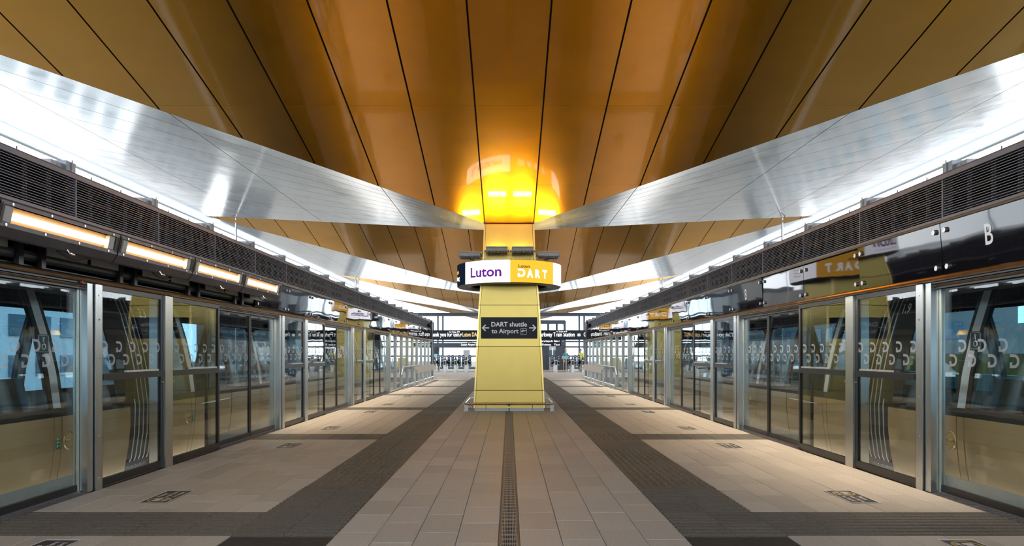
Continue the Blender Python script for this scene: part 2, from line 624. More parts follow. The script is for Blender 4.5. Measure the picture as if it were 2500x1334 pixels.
def tactile_mb(kind, w=0.4):
    mb = MB()
    x = w / 2 - 0.0012
    base = -0.007
    mb.box(-x, x, -x, x, -0.03, base)
    if kind == 'cord':
        n, p = 4, 0.1
        for k in range(n):
            c = -0.15 + p * k
            mb.add([(-x, c - 0.032, base), (x, c - 0.032, base), (x, c + 0.032, base), (-x, c + 0.032, base),
                    (-x, c - 0.018, 0.006), (x, c - 0.018, 0.006), (x, c + 0.018, 0.007), (-x, c + 0.018, 0.007)],
                   [(4, 5, 6, 7), (0, 1, 5, 4), (1, 2, 6, 5), (2, 3, 7, 6), (3, 0, 4, 7)])
    elif kind == 'guide':
        for k in range(5):
            c = -0.16 + 0.08 * k
            for a, b in ((-x + 0.012, -0.008), (0.008, x - 0.012)):
                mb.add([(c - 0.026, a, base), (c + 0.026, a, base), (c + 0.026, b, base), (c - 0.026, b, base),
                        (c - 0.014, a + 0.01, 0.006), (c + 0.014, a + 0.01, 0.006), (c + 0.014, b - 0.01, 0.006), (c - 0.014, b - 0.01, 0.006)],
                       [(4, 5, 6, 7), (0, 1, 5, 4), (1, 2, 6, 5), (2, 3, 7, 6), (3, 0, 4, 7)])
    else:
        mb.box(-x + 0.004, x - 0.004, -x + 0.004, x - 0.004, base, 0.0)
    return mb


TM = {k: mesh_only(tactile_mb(k), 'tactile_tile', M['tactile']) for k in ('cord', 'guide', 'plain')}
TMB = {k: tactile_mb(k) for k in TM}
tact = []
for k in range(86):
    y = 5.35 + 0.4 * k + 0.2
    m_ = k % 15
    kind = 'cord' if k < 5 else ('guide' if (m_ < 2 or 5 <= m_ < 12) else 'plain')
    for sx in (-1, 1):
        for c in (1.54, 1.94):
            tact.append((y, sx * c, kind))
for j, yb in enumerate(YB):
    for r in range(2):
        for c in range(5):
            for sx in (-1, 1):
                tact.append((yb + 0.2 + 0.4 * r, sx * (2.34 + 0.416 * c + 0.008), 'cord' if j == 0 else 'plain'))
tact.sort()
trest = MB()
for i, (y, x, kind) in enumerate(tact):
    if i < 300:
        o = bpy.data.objects.new('tactile_tile', TM[kind])
        COL.objects.link(o)
        o.parent = floor
        o.location = (x, y, 0)
        if abs(x) > 2.14: o.scale = (1.04, 1, 1)
    else:
        t = TMB[kind]
        kx = 1.04 if abs(x) > 2.14 else 1.0
        trest.add([(v[0] * kx + x, v[1] + y, v[2]) for v in t.v], t.f)
o = trest.build('tactile_tiles_further', M['tactile'], floor)
o['kind'] = 'stuff'
# drain grating
g = MB()
for k in range(9):
    x = -0.052 + 0.013 * k
    g.box(x - 0.0028, x + 0.0028, -0.245, 0.245, -0.02, 0.0)
for y in (-0.243, -0.12, 0.0, 0.12, 0.243):
    g.box(-0.06, 0.06, y - 0.004, y + 0.004, -0.02, -0.002)
g.box(-0.064, -0.059, -0.248, 0.248, -0.02, 0.001).box(0.059, 0.064, -0.248, 0.248, -0.02, 0.001)
gm = mesh_only(g, 'drain_grate', M['grate'])
for k in range(25):
    o = bpy.data.objects.new('drain_grate', gm)
    COL.objects.link(o)
    o.parent = floor
    o.location = (0, 4.65 + 0.5 * k, 0.001)
e = MB()
e.box(-0.079, -0.066, 4.4, 16.9, -0.03, -0.002).box(0.066, 0.079, 4.4, 16.9, -0.03, -0.002)
e.build('drain_edging', M['tactile'], floor)
# platform edge beyond the doors and the track bed
for s in (-1, 1):
    MB().box(s * 4.30, s * 4.50, -6, 41, -0.3, -0.015).build('platform_edge', M['concrete'], floor)
track = MB().box(-110, -4.5, -60, 160, -1.3, -1.2).box(4.5, 110, -60, 160, -1.3, -1.2).box(-60, 60, 66.2, 140, -0.3, -0.15).build('trim_1', M['ground'])
track.name = 'ground'
track['kind'] = 'structure'

# ------------------------------------------------------------------ roof
YC = [-3.7, 17.3, 38.3, 59.3, 80.3]
ZC, SG, SS, HW, XE, XO = 4.65, 0.245, 0.203, 0.62, 12.2, 12.9
FR = SG / SS
ceil = empty('ceiling', kind='structure')


def zg(y, yc): return ZC - SG * (y - yc)
def zs(x): return ZC + SS * (abs(x) - HW)


def panel(poly, zf, th, name, mat, sink=None):
    if len(poly) < 3 or abs(poly_area(poly)) < 0.004: return
    vs = [(p[0], p[1], zf(p[0], p[1])) for p in poly]
    if sink is not None:
        sink.prism(vs, (0, 0, th))
    else:
        MB().prism(vs, (0, 0, th)).build(name, mat, ceil)


for mi in range(1, 5):
    yc, yp = YC[mi], YC[mi - 1]
    sink = None if mi <= 2 else MB()
    back = MB()

    def cut(p):
        for sx in (1, -1):
            p = clip(p, sx, FR, HW + FR * yc)
            if len(p) < 3: return p
            p = clip(p, sx * 0.866, -1, -(yp + 1.0) + 0.866 * HW)
            if len(p) < 3: return p
        return p
    edges = [-0.61 - 1.14 * k for k in range(11, -1, -1)] + [0.61 + 1.14 * k for k in range(12)]
    ys = [yc + 0.6, yc - 1.93] + [yc - 1.93 - 2.92 * k for k in range(1, 8)]
    for i in range(len(edges) - 1):
        for j in range(len(ys) - 1):
            q = [(edges[i], ys[j + 1]), (edges[i + 1], ys[j + 1]), (edges[i + 1], ys[j]), (edges[i], ys[j])]
            q = cut(q)
            if len(q) < 3: continue
            q2 = q
            # wide open joint along the slope, hairline joint across it
            q2 = clip(q2, 1, 0, edges[i + 1] - 0.011)
            q2 = clip(q2, -1, 0, -edges[i] - 0.011)
            if len(q2) < 3: continue
            q2 = inset(q2, 0.004)
            panel(q2, lambda x, y: zg(y, yc), 0.025, 'gold_soffit_panel', M['gold_roof'], sink)
    q = cut([(-12.9, yp), (12.9, yp), (12.9, yc + 0.5), (-12.9, yc + 0.5)])
    back.prism([(p[0], p[1], zg(p[1], yc) + 0.045) for p in q], (0, 0, 0.08))
    back.build('roof_deck', M['joint'], ceil)
    if sink:
        o = sink.build('gold_soffit_further', M['gold_roof'], ceil)
        o['kind'] = 'stuff'
    # unseen upstand between previous silver wings and this gold slope, glazed to add daylight
    for sx in (-1, 1):
        up = MB()
        a = (sx * HW, yp + 1.0)
        b = (sx * XE, yp + 1.0 + 0.866 * (XE - HW))
        up.prism([(a[0], a[1], zs(a[0]) + 0.03), (b[0], b[1], zs(b[0]) + 0.03), (b[0], b[1], max(zg(b[1], yc), zs(b[0]) + 0.05) + 0.05), (a[0], a[1], zg(a[1], yc) + 0.05)], (0, -0.06, 0))
        up.build('added_clerestory_pane', M['glass_upstand'], ceil)
    up = MB().box(-HW, HW, yp + 0.94, yp + 1.0, ZC, zg(yp + 1, yc) + 0.05)
    up.build('added_clerestory_pane', M['glass_upstand'], ceil)

for mi in range(0, 5):
    yc = YC[mi]
    sink = None if mi in (1, 2) else MB()
    for sx in (-1, 1):
        xs = [HW, 2.85, 6.2, 9.55, XE]
        N = 10
        s0, s1 = -1 / FR, 0.866

        def line(j, x):
            t = j / N
            return yc + 1.0 * t + (s0 + (s1 - s0) * t) * (x - HW)
        for j in range(N):
            for k in range(4):
                q = [(xs[k], line(j, xs[k])), (xs[k + 1], line(j, xs[k + 1])), (xs[k + 1], line(j + 1, xs[k + 1])), (xs[k], line(j + 1, xs[k]))]
                q = inset(q, 0.009)
                q = [(sx * p[0], p[1]) for p in q]
                panel(q, lambda x, y: zs(x), 0.02, 'silver_soffit_panel', M['silver'], sink)
        q = [(HW, yc), (XE, line(0, XE)), (XE, line(N, XE)), (HW, yc + 1.0)]
        MB().prism([(sx * p[0], p[1], zs(p[0]) + 0.04) for p in q], (0, 0, 0.08)).build('roof_deck', M['joint'], ceil)
    if sink:
        o = sink.build('silver_soffit_further', M['silver'], ceil)
        o['kind'] = 'stuff'
for sx in (-1, 1):
    for k in range(-2, 16):
        MB().box(sx * (XE + 0.012), sx * XO, -6 + 5 * k + 0.01, -6 + 5 * k + 4.99, 7.0, 7.006).build('eave_panel', M['opal'], ceil)
    MB().box(sx * XO, sx * (XO + 0.12), -16, 74, 6.98, 7.5).build('eave_gutter', M['eave'], ceil)
    for mi in range(0, 4):
        p = (sx * 10.55, YC[mi] + 9.6)
        r_ = MB().tube([(p[0], p[1], -1.2), (p[0], p[1], 6.64)], 0.035, 10)
        r_.beam((p[0], p[1], 6.45), (p[0] + sx * 0.02, p[1] - 0.25, 6.68), 0.03, 0.03)
        r_.build('eave_post', M['steel_rough'], ceil)

# ------------------------------------------------------------------ side walls (platform screens)
XW = 4.35
P0, PER = 7.11, 5.87
YEND = 38.6
JOINTS = [5.32 + 1.65 * k for k in range(-1, 21)]
for s, nm in ((-1, 'wall_left'), (1, 'wall_right')):
    w = empty(nm, kind='structure')

    def X(d): return s * d
    # posts
    for k in range(4):
        yp = P0 + PER * k
        pb = MB()
        pb.box(X(4.24), X(4.335), yp - 0.11, yp - 0.02, 0, 2.11).box(X(4.22), X(4.335), yp, yp + 0.115, 0, 2.11)
        pb.box(X(4.27), X(4.335), yp - 0.02, yp, 0, 2.11, 1)
        for z in (0.12, 0.55, 0.95, 1.35, 1.75, 2.0):
            pb.tube([(X(4.22), yp + 0.06, z), (X(4.214), yp + 0.06, z)], 0.008, 8, 2)
        pb.build('door_post', [M['steel'], M['black'], M['chrome']], w)
        if k < 3:
            y2 = yp + 1.535
            pb = MB().box(X(4.22), X(4.42), y2 - 0.095, y2 + 0.095, 0, 2.11)
            pb.build('hinge_post', M['steel'], w)
    # end screen mullions
    ym = P0 + 3 * PER
    y = ym + 1.65
    while y < YEND + 0.1:
        MB().box(X(4.26), X(4.38), y - 0.022, y + 0.022, 0, 2.11).build('mullion', M['steel'], w)
        y += 1.55
    y = ym + 0.14
    while y < YEND - 0.2:
        y1 = min(y + 1.47, YEND)
        MB().box(X(4.315), X(4.327), y + 0.01, y1, 0.06, 2.10).build('screen_pane', M['glass'], w)
        y = y1 + 0.08
    MB().box(X(4.28), X(4.36), ym, YEND, 0.0, 0.06).build('sill', M['steel'], w)
    # rail, thresholds
    rl = MB()
    rl.tube([(X(4.235), -4, 2.145), (X(4.235), YEND, 2.145)], 0.028, 10)
    rl.tube([(X(4.27), -4, 2.078), (X(4.27), YEND, 2.078)], 0.010, 8)
    hd_ = MB().box(X(4.25), X(4.44), -4, YEND, 2.10, 2.17).box(X(4.28), X(4.30), -4, YEND, 2.05, 2.10)
    hd_.build('head_channel', M['black'], w)
    rl.build('bronze_rail', M['copper'], w)
    for k in range(-1, 3):
        a, b = P0 + PER * k + 3.11, P0 + PER * k + 5.74
        t = MB().box(X(4.215), X(4.30), a, b, -0.02, 0.004)
        yy = a + 0.03
        while yy < b - 0.03:
            t.box(X(4.22), X(4.295), yy, yy + 0.03, 0.004, 0.011)
            yy += 0.06
        t.build('tread_strip', M['fascia'], w)
        MB().box(X(4.30), X(4.315), a, b, 0, 0.022).build('threshold', M['steel'], w)
    # header panels
    disc = MB().tube([(0, 0, 0), (-s * 0.022, 0, 0)], 0.026, 14)
    dm = mesh_only(disc, 'fixing_disc', M['steel_rough'])
    for k in range(len(JOINTS) - 1):
        a, b = JOINTS[k] + 0.006, min(JOINTS[k + 1] - 0.006, YEND)
        if a > YEND - 0.3: break
        if s < 0 and 1 <= k <= 4: continue
        tl = 0.52 * math.tan(math.radians((4.4 if k < 3 else 1.4 if k < 5 else 3.4 if k < 9 else 1.4) if s > 0 else (3.6 if k < 9 else 1.4)))
        hp = MB().prism([(0, a, 2.185), (s * 0.012, a, 2.185), (s * (0.012 - tl), a, 2.705), (s * -tl, a, 2.705)], (0, b - a, 0))
        hp = hp.build('header_panel', M['blackgloss'], w, loc=(X(XW), 0, 0))
        for (yy, zz) in ((a + 0.08, 2.265), (b - 0.08, 2.265), (a + 0.08, 2.625), (b - 0.08, 2.625)):
            inst(dm, (-s * tl * (zz - 2.185) / 0.52, yy, zz), hp, 'fixing_disc')
        yc_ = (a + b) / 2
        if s > 0 and k in (1, 5):
            bt = MB()
            put_text(bt, 'B', (-tl * 0.38 - 0.003, yc_ + 0.14 if k == 1 else yc_, 2.39), (0, -0.78, 0), (-tl / 0.52, 0, 1), 0.27, 0.012, 'CENTER')
            bt.build('letter', M['white'], hp)
    # louvres above
    for k in range(len(JOINTS) - 1):
        a, b = JOINTS[k], min(JOINTS[k + 1], YEND)
        if a > YEND - 0.3: break
        fr = MB()
        fr.box(X(4.34), X(4.44), a, a + 0.018, 2.77, 3.145)
        for q in range(1, 5):
            yy = a + (b - a) * q / 5
            fr.box(X(4.375), X(4.41), yy - 0.006, yy + 0.006, 2.77, 3.145)
        fr = fr.build('louvre_frame', M['slat'], w)
        NS = 15
        if k < 10:
            for q in range(NS):
                z = 2.775 + 0.37 * (q + 0.5) / NS
                sm = MB().prism([(X(4.345), a + 0.018, z - 0.005), (X(4.345), a + 0.018, z + 0.001), (X(4.37), a + 0.018, z + 0.005), (X(4.37), a + 0.018, z + 0.001)], (0, b - a - 0.018, 0))
                sm.build('slat', M['slat'], fr)
        else:
            sm = MB()
            for q in range(NS):
                z = 2.775 + 0.37 * (q + 0.5) / NS
                sm.prism([(X(4.345), a + 0.018, z - 0.005), (X(4.345), a + 0.018, z + 0.001), (X(4.37), a + 0.018, z + 0.005), (X(4.37), a + 0.018, z + 0.001)], (0, b - a - 0.018, 0))
            o = sm.build('slats_further', M['slat'], fr)
            o['kind'] = 'stuff'
        br = MB()
        br.box(X(4.37), X(4.60), b - 0.10, b + 0.05, 3.215, 3.31)
        br.box(X(4.40), X(4.56), b - 0.28, b - 0.10, 3.215, 3.275)
        br.tube([(X(4.36), b - 0.02, 3.2), (X(4.36), b - 0.02, 3.33)], 0.006, 6)
        br.build('bracket', M['bracket'], w)
    fa = MB()
    fa.prism([(X(4.33), -4, 3.145), (X(4.33), -4, 3.19), (X(4.36), -4, 3.215), (X(4.62), -4, 3.215), (X(4.62), -4, 3.145)], (0, YEND + 4, 0))
    yy = 5.6
    while yy < YEND:
        fa.tube([(X(4.35), yy, 3.20), (X(4.35), yy, 3.235)], 0.006, 6)
        yy += 0.55
    fa.build('fascia', M['fascia'], w)
    lo = MB()
    lo.prism([(X(4.33), -4, 2.725), (X(4.33), -4, 2.765), (X(4.46), -4, 2.77), (X(4.46), -4, 2.725)], (0, YEND + 4, 0))
    lo.build('lower_fascia', M['fascia'], w)
    be = MB().tube([(X(4.285), -4 if s > 0 else 11.95, 2.715), (X(4.34), YEND, 2.715)], 0.014, 8)
    be.build('bead', M['steel'], w)
    bk = MB().box(X(4.60), X(4.64), -4, YEND, 2.74, 3.20)  # near-black sheet added to block light behind louvres and header
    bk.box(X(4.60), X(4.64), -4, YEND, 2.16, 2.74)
    bk.build('light_block_sheet', M['void'], w)
    rb = MB()
    for z in (2.86, 3.02):
        rb.tube([(X(4.50), -4, z), (X(4.50), YEND, z)], 0.03, 8)
    rb.build('service_pipe', M['black'], w)
    MB().box(X(4.28), X(4.60), YEND, YEND + 0.5, 0, 3.25).build('end_post', M['darkgrey'], w)
    if s < 0:
        # open header: drive gear behind the lifted panels
        a, b = JOINTS[1], JOINTS[5]
        MB().tube([(X(4.42), a, 2.30), (X(4.42), b, 2.30)], 0.05, 12).build('drive_tube', M['bracket'], w)
        ge = MB()
        ge.box(X(4.40), X(4.58), a, b, 2.17, 2.215)
        for yb in (6.15, 6.45, 7.75, 8.05, 9.4, 9.7, 11.0, 11.3):
            ge.box(X(4.33), X(4.36), yb, yb + 0.05, 2.18, 2.70).box(X(4.33), X(4.42), yb + 0.05, yb + 0.062, 2.18, 2.70)
            ge.beam((X(4.36), yb, 2.2), (X(4.45), yb + 0.22, 2.5), 0.025, 0.012)
        for k in range(26):
            yb = random.uniform(a, b - 0.3)
            z = random.uniform(2.2, 2.5)
            ge.box(X(4.46), X(4.58), yb, yb + random.uniform(0.06, 0.3), z, z + random.uniform(0.04, 0.16))
        ge.build('drive_gear', M['darkgrey'], w)
        cb = MB()
        for k in range(9):
            y0 = a + 0.1 + 0.72 * k
            cb.tube([(X(4.42 + 0.01 * (k % 3)), y0 + 0.12 * q, 2.45 + 0.06 * math.sin(q * 1.1 + k) - 0.02 * q) for q in range(7)], 0.008, 6)
        cb.tube([(X(4.41), a, 2.262), (X(4.41), b, 2.262)], 0.006, 6).tube([(X(4.43), a, 2.30), (X(4.43), b, 2.30)], 0.005, 6)
        cb.build('cable', M['black'], w)
        hs = MB()
        hs.tube([(X(4.40), 8.9 + 0.09 * math.cos(q * PI / 5), 2.36 + 0.09 * math.sin(q * PI / 5)) for q in range(9)], 0.012, 6)
        hs.build('blue_hose', M['bluecap'], w)
        for k in range(1, 5):
            for q0, q1 in ((0.02, 0.50), (1.0, 1.60)):
                MB().box(X(4.19), X(4.20), JOINTS[k] + q0, JOINTS[k] + q1, 2.29, 2.40).build('grey_plate', M['kick'], w)
        MB().tube([(X(4.24), 6.9, 2.11), (X(4.225), 6.9, 2.11)], 0.012, 8).build('red_led', M['red'], w)

# strip lights under the lifted panels, left wall
ordn = ['nearest', 'second', 'third', 'furthest']
lg = 'warm strip lights in lifted header panels'
for k in range(4):
    a, b = JOINTS[k + 1], JOINTS[k + 2]
    L = b - a
    t = thing('strip_light', '%s of the four lit warm strip lights in black housings above the left doors' % ordn[k], 'strip light', (-4.1, (a + b) / 2, 2.32), lg)
    h = L / 2 - 0.012
    # profile in local x,z (x right towards platform)
    top = [(-0.23, 0.40), (0.195, 0.285), (0.215, 0.265), (0.215, 0.235), (-0.23, 0.36)]
    body = MB().prism([(p[0], -h, p[1]) for p in top], (0, 2 * h, 0))
    bot = [(-0.23, 0.14), (0.11, -0.01), (0.135, 0.0), (0.18, 0.07), (0.18, 0.105), (0.10, 0.09), (-0.23, 0.18)]
    body.prism([(p[0], -h, p[1]) for p in bot], (0, 2 * h, 0))
    for e_ in (-h, h - 0.05):
        body.prism([(p[0], e_, p[1]) for p in [(-0.23, 0.16), (0.18, 0.09), (0.213, 0.25), (-0.23, 0.38)]], (0, 0.05, 0))
    body.box(-0.26, -0.2, -h, h, 0.12, 0.40)
    body.build('housing', M['darkgrey'], t)
    rf = MB()
    rf.prism([(p[0], -h + 0.05, p[1]) for p in [(0.10, 0.10), (0.13, 0.10), (0.16, 0.24), (0.13, 0.25)]], (0, 2 * h - 0.1, 0))
    rf.build('reflector', M['amber'], t)
    lp = MB()
    lp.prism([(p[0], -h + 0.20, p[1]) for p in [(0.145, 0.140), (0.180, 0.140), (0.190, 0.190), (0.155, 0.190)]], (0, 2 * h - 0.36, 0))
    lp.build('lamp', M['heat'], t)
    for e_ in (-h + 0.06, h - 0.15):
        MB().prism([(p[0], e_, p[1]) for p in [(0.13, 0.11), (0.175, 0.11), (0.20, 0.235), (0.15, 0.235)]], (0, 0.09, 0)).build('end_cap', M['lamp_glass'], t)
    for e_ in (-h + 0.012, h - 0.018):
        MB().prism([(p[0], e_, p[1]) for p in [(0.183, 0.10), (0.189, 0.10), (0.221, 0.25), (0.215, 0.25)]], (0, 0.006, 0)).build('edge_strip', M['copper'], t)
    sc = MB()
    for q in range(4):
        yy = -h + 0.12 + (2 * h - 0.24) * q / 3
        sc.tube([(0.215, yy, 0.25), (0.220, yy, 0.25)], 0.011, 8).tube([(0.18, yy - 0.03, 0.087), (0.185, yy - 0.03, 0.087)], 0.011, 8)
    sc.build('screws', M['chrome'], t)['kind'] = 'stuff'
    MB().tube([(0.14, 0.1, 0.01), (0.16, 0.1, -0.02), (0.16, 0.16, -0.025)], 0.012, 8).build('latch', M['chrome'], t)
    MB().tube([(0.10, 0.02 + 0.08 * q, -0.01 - 0.05 * math.sin(PI * q / 6)) for q in range(7)], 0.009, 6).build('cable', M['black'], t)

# ------------------------------------------------------------------ glass doors
sidew = {-1: 'left', 1: 'right'}
ordw = ['first', 'second', 'third']


def logos(y0, y1, s, x, parent):
    mb = MB()
    for r, (z, off) in enumerate(((1.475, 0.0), (1.335, 0.1375))):
        y = math.floor(y0 / 0.275) * 0.275 + off
        while y < y1 - 0.08:
            if y > y0 + 0.08:
                vs, fs = d_logo(0, 0, 0.115, 0.12)
                mb.add([(x, y - s * u, z + v) for u, v in vs], fs)
            y += 0.275
    if mb.v: mb.build('frosted_logo', M['frost'], parent)


def framed_door(nm, label, s, y0, y1, swing):
    """emergency door: black frame with midrail; y0..y1"""
    t = thing(nm, label, 'door', (s * XW, (y0 + y1) / 2, 0))
    c = (y0 + y1) / 2
    a, b = y0 - c, y1 - c
    f = -s   # towards the platform
    xa, xb = f * 0.06, f * 0.10
    p = MB().box(f * 0.074, f * 0.086, a + 0.05, b - 0.05, 0.09, 1.12).build('lower_pane', M['glass'], t)
    p2 = MB().box(f * 0.074, f * 0.086, a + 0.05, b - 0.05, 1.19, 2.06).build('upper_pane', M['glass'], t)
    logos(a, b, s, f * 0.088, p2)
    MB().box(xa, xb, a, a + 0.05, 0.012, 2.10).build('stile', M['black'], t)
    MB().box(xa, xb, b - 0.05, b, 0.012, 2.10).build('stile', M['black'], t)
    MB().box(xa, xb, a + 0.05, b - 0.05, 0.012, 0.09).build('bottom_rail', M['black'], t)
    MB().box(xa, xb, a + 0.05, b - 0.05, 2.06, 2.10).build('top_rail', M['black'], t)
    mr = MB().box(xa, xb + f * 0.01, a + 0.05, b - 0.05, 1.12, 1.19).build('mid_rail', M['black'], t)
    MB().box(f * 0.10, f * 0.125, a + 0.46, b - 0.14, 1.195, 1.215).build('reflection_bar', M['steel_rough'], t)  # solid strip standing in for a pale reflection in the glass
    yy = b - 0.03 if swing > 0 else a + 0.03
    MB().tube([(f * 0.10, yy, 1.05), (f * 0.125, yy, 1.05)], 0.014, 10).build('lock', M['chrome'], t)


def slide_door(nm, label, s, y0, y1, post_end):
    t = thing(nm, label, 'door', (s * XW, (y0 + y1) / 2, 0))
    c = (y0 + y1) / 2
    a, b = y0 - c, y1 - c
    f = -s
    x0, x1 = f * -0.005, f * 0.03
    p = MB().box(f * 0.006, f * 0.018, a + 0.03, b - 0.03, 0.085, 2.03).build('glass_pane', M['glass'], t)
    logos(a, b, s, f * 0.020, p)
    lo, hi = (0.03, 0.03)
    MB().box(x0, x1, a, a + lo, 0.02, 2.06).build('stile', M['black'], t)
    MB().box(x0, x1, b - hi, b, 0.02, 2.06).build('stile', M['stile'] if post_end > 0 else M['black'], t)
    MB().box(x0, x1, a + lo, b - hi, 0.02, 0.085).build('bottom_rail', M['black'], t)
    MB().box(x0, x1, a + lo, b - hi, 2.03, 2.06).build('top_rail', M['black'], t)
    MB().box(f * -0.02, f * -0.01, a + 0.03, b - 0.03, 0.05, 0.19).build('kick_plate', M['kick'], t)
    if post_end:
        e = b if post_end > 0 else a
        for d0, d1 in ((0.15, 0.235), (0.255, 0.295)):
            q0, q1 = (e + d0, e + d1) if post_end > 0 else (e - d1, e - d0)
            MB().box(f * -0.125, f * -0.095, q0, q1, 0.0, 2.03).build('guide_stile', M['stile'], t)


for s in (-1, 1):
    sw = sidew[s]
    slide_door('sliding_glass_door', 'big glass sliding door leaf at the %s edge of the photo, nearest of that wall' % sw, s, P0 + PER * -1 + 4.52, P0 - 0.115, 1)
    for k in range(3):
        y = P0 + PER * k
        framed_door('emergency_glass_door', 'black-framed glass door with midrail just beyond the %s double steel post of the %s wall' % (ordw[k], sw), s, y + 0.12, y + 1.435, 1)
        framed_door('emergency_glass_door', 'black-framed glass door with midrail just beyond the %s single steel post of the %s wall' % (ordw[k], sw), s, y + 1.635, y + 3.11, -1)
        slide_door('sliding_glass_door', 'nearer sliding glass leaf of the %s full door pair along the %s wall' % (ordw[k], sw), s, y + 2.85, y + 4.50, 0)
        slide_door('sliding_glass_door', 'farther sliding glass leaf of the %s full door pair along the %s wall' % (ordw[k], sw), s, y + 4.52, y + PER - 0.115, 1)

wf = empty('unseen_wall_front', kind='structure')  # unseen end wall added to temper column reflections, white to lift the floor
for k in range(10):
    MB().box(-12.9 + 2.58 * k + 0.01, -12.9 + 2.58 * (k + 1) - 0.01, -8.1, -8.0, 0, 4.4).build('wall_panel', M['bldg'], wf)
MB().box(-12.9, 12.9, -8.2, -8.1, -1.2, 4.4).build('backing', M['joint'], wf)

# ------------------------------------------------------------------ columns with light rings
CW = [(0.07, 0.865, 0.95), (0.5, 0.845, 0.93), (1.57, 0.795, 0.885), (2.59, 0.742, 0.825), (3.45, 0.672, 0.755), (3.85, 0.642, 0.72), (4.62, 0.62, 0.60)]


def col_prof(z):
    for i in range(len(CW) - 1):
        if z <= CW[i + 1][0]:
            t = (z - CW[i][0]) / (CW[i + 1][0] - CW[i][0])
            return CW[i][1] + t * (CW[i + 1][1] - CW[i][1]), CW[i][2] + t * (CW[i + 1][2] - CW[i][2])
    return CW[-1][1], CW[-1][2]


def make_column(label):
    t = thing('gold_column', label, 'column', (0, 17.9, 0))
    core = MB()
    for i in range(len(CW) - 1):
        (z0, w0, d0), (z1, w1, d1) = CW[i], CW[i + 1]
        i_ = 0.03
        vs = [(-w0 + i_, -d0 + i_, z0), (w0 - i_, -d0 + i_, z0), (w0 - i_, d0 - i_, z0), (-w0 + i_, d0 - i_, z0),
              (-w1 + i_, -d1 + i_, z1), (w1 - i_, -d1 + i_, z1), (w1 - i_, d1 - i_, z1), (-w1 + i_, d1 - i_, z1)]
        core.add(vs, [(0, 1, 5, 4), (1, 2, 6, 5), (2, 3, 7, 6), (3, 0, 4, 7)])
    core.build('core', M['gold_joint'], t)
    bands = [(0.075, 0.498), (0.512, 1.563), (1.577, 2.583), (2.597, 3.60), (3.61, 4.62)]
    for z0, z1 in bands:
        zs_ = [z0] + [c[0] for c in CW if z0 < c[0] < z1] + [z1]
        for face in range(4):
            mb = MB()
            for q in range(len(zs_) - 1):
                (wa, da), (wb, db) = col_prof(zs_[q]), col_prof(zs_[q + 1])
                za, zb = zs_[q], zs_[q + 1]
                ea, eb = 0.045, 0.045
                if face in (0, 2):
                    sg = -1 if face == 0 else 1
                    pts = [(-wa + ea, sg * da, za), (wa - ea, sg * da, za), (wb - eb, sg * db, zb), (-wb + eb, sg * db, zb)]
                    ex = (0, -sg * 0.02, 0)
                else:
                    sg = -1 if face == 1 else 1
                    pts = [(sg * wa, -da + ea, za), (sg * wa, da - ea, za), (sg * wb, db - eb, zb), (sg * wb, -db + eb, zb)]
                    ex = (-sg * 0.02, 0, 0)
                mb.prism(pts, ex)
            mb.build('cladding_panel', M['gold_col'], t)
        for cx in (-1, 1):
            for cy in (-1, 1):
                mb = MB()
                for q in range(len(zs_) - 1):
                    (wa, da), (wb, db) = col_prof(zs_[q]), col_prof(zs_[q + 1])
                    za, zb = zs_[q], zs_[q + 1]
                    for (ox0, ox1, oy0, oy1) in ((0.036, -0.006, -0.006, 0.03),):
                        pa = [(cx * (wa - ox0), cy * (da - oy0), za), (cx * (wa - ox1), cy * (da - oy0), za), (cx * (wa - ox1), cy * (da - oy1), za), (cx * (wa - ox0), cy * (da - oy1), za)]
                        pb = [(cx * (wb - ox0), cy * (db - oy0), zb), (cx * (wb - ox1), cy * (db - oy0), zb), (cx * (wb - ox1), cy * (db - oy1), zb), (cx * (wb - ox0), cy * (db - oy1), zb)]
                        mb.add(pa + pb, [(0, 1, 5, 4), (1, 2, 6, 5), (2, 3, 7, 6), (3, 0, 4, 7), (3, 2, 1, 0), (4, 5, 6, 7)])
                mb.build('edge_trim', M['gold_edge'], t)
    for sx in (-1, 1):
        a, b = (-0.845, -0.012) if sx < 0 else (0.012, 0.845)
        MB().box(a, b, -0.935, 0.935, 0, 0.075).build('skirting', M['paleblue'], t)
    return t


col1 = make_column('tapered gold clad column in the centre carrying the round lit display')


def bend(vs, R, zc, ang0, dr=0.006):
    """x along arc (metres) -> around ring, front is -Y, angle to the right positive"""
    out = []
    for v in vs:
        th = ang0 + v[0] / R
        out.append(((R + dr) * math.sin(th), -(R + dr) * math.cos(th), zc + v[1]))
    return out


RR, RZ0, RZ1 = 1.33, -0.28, 0.28


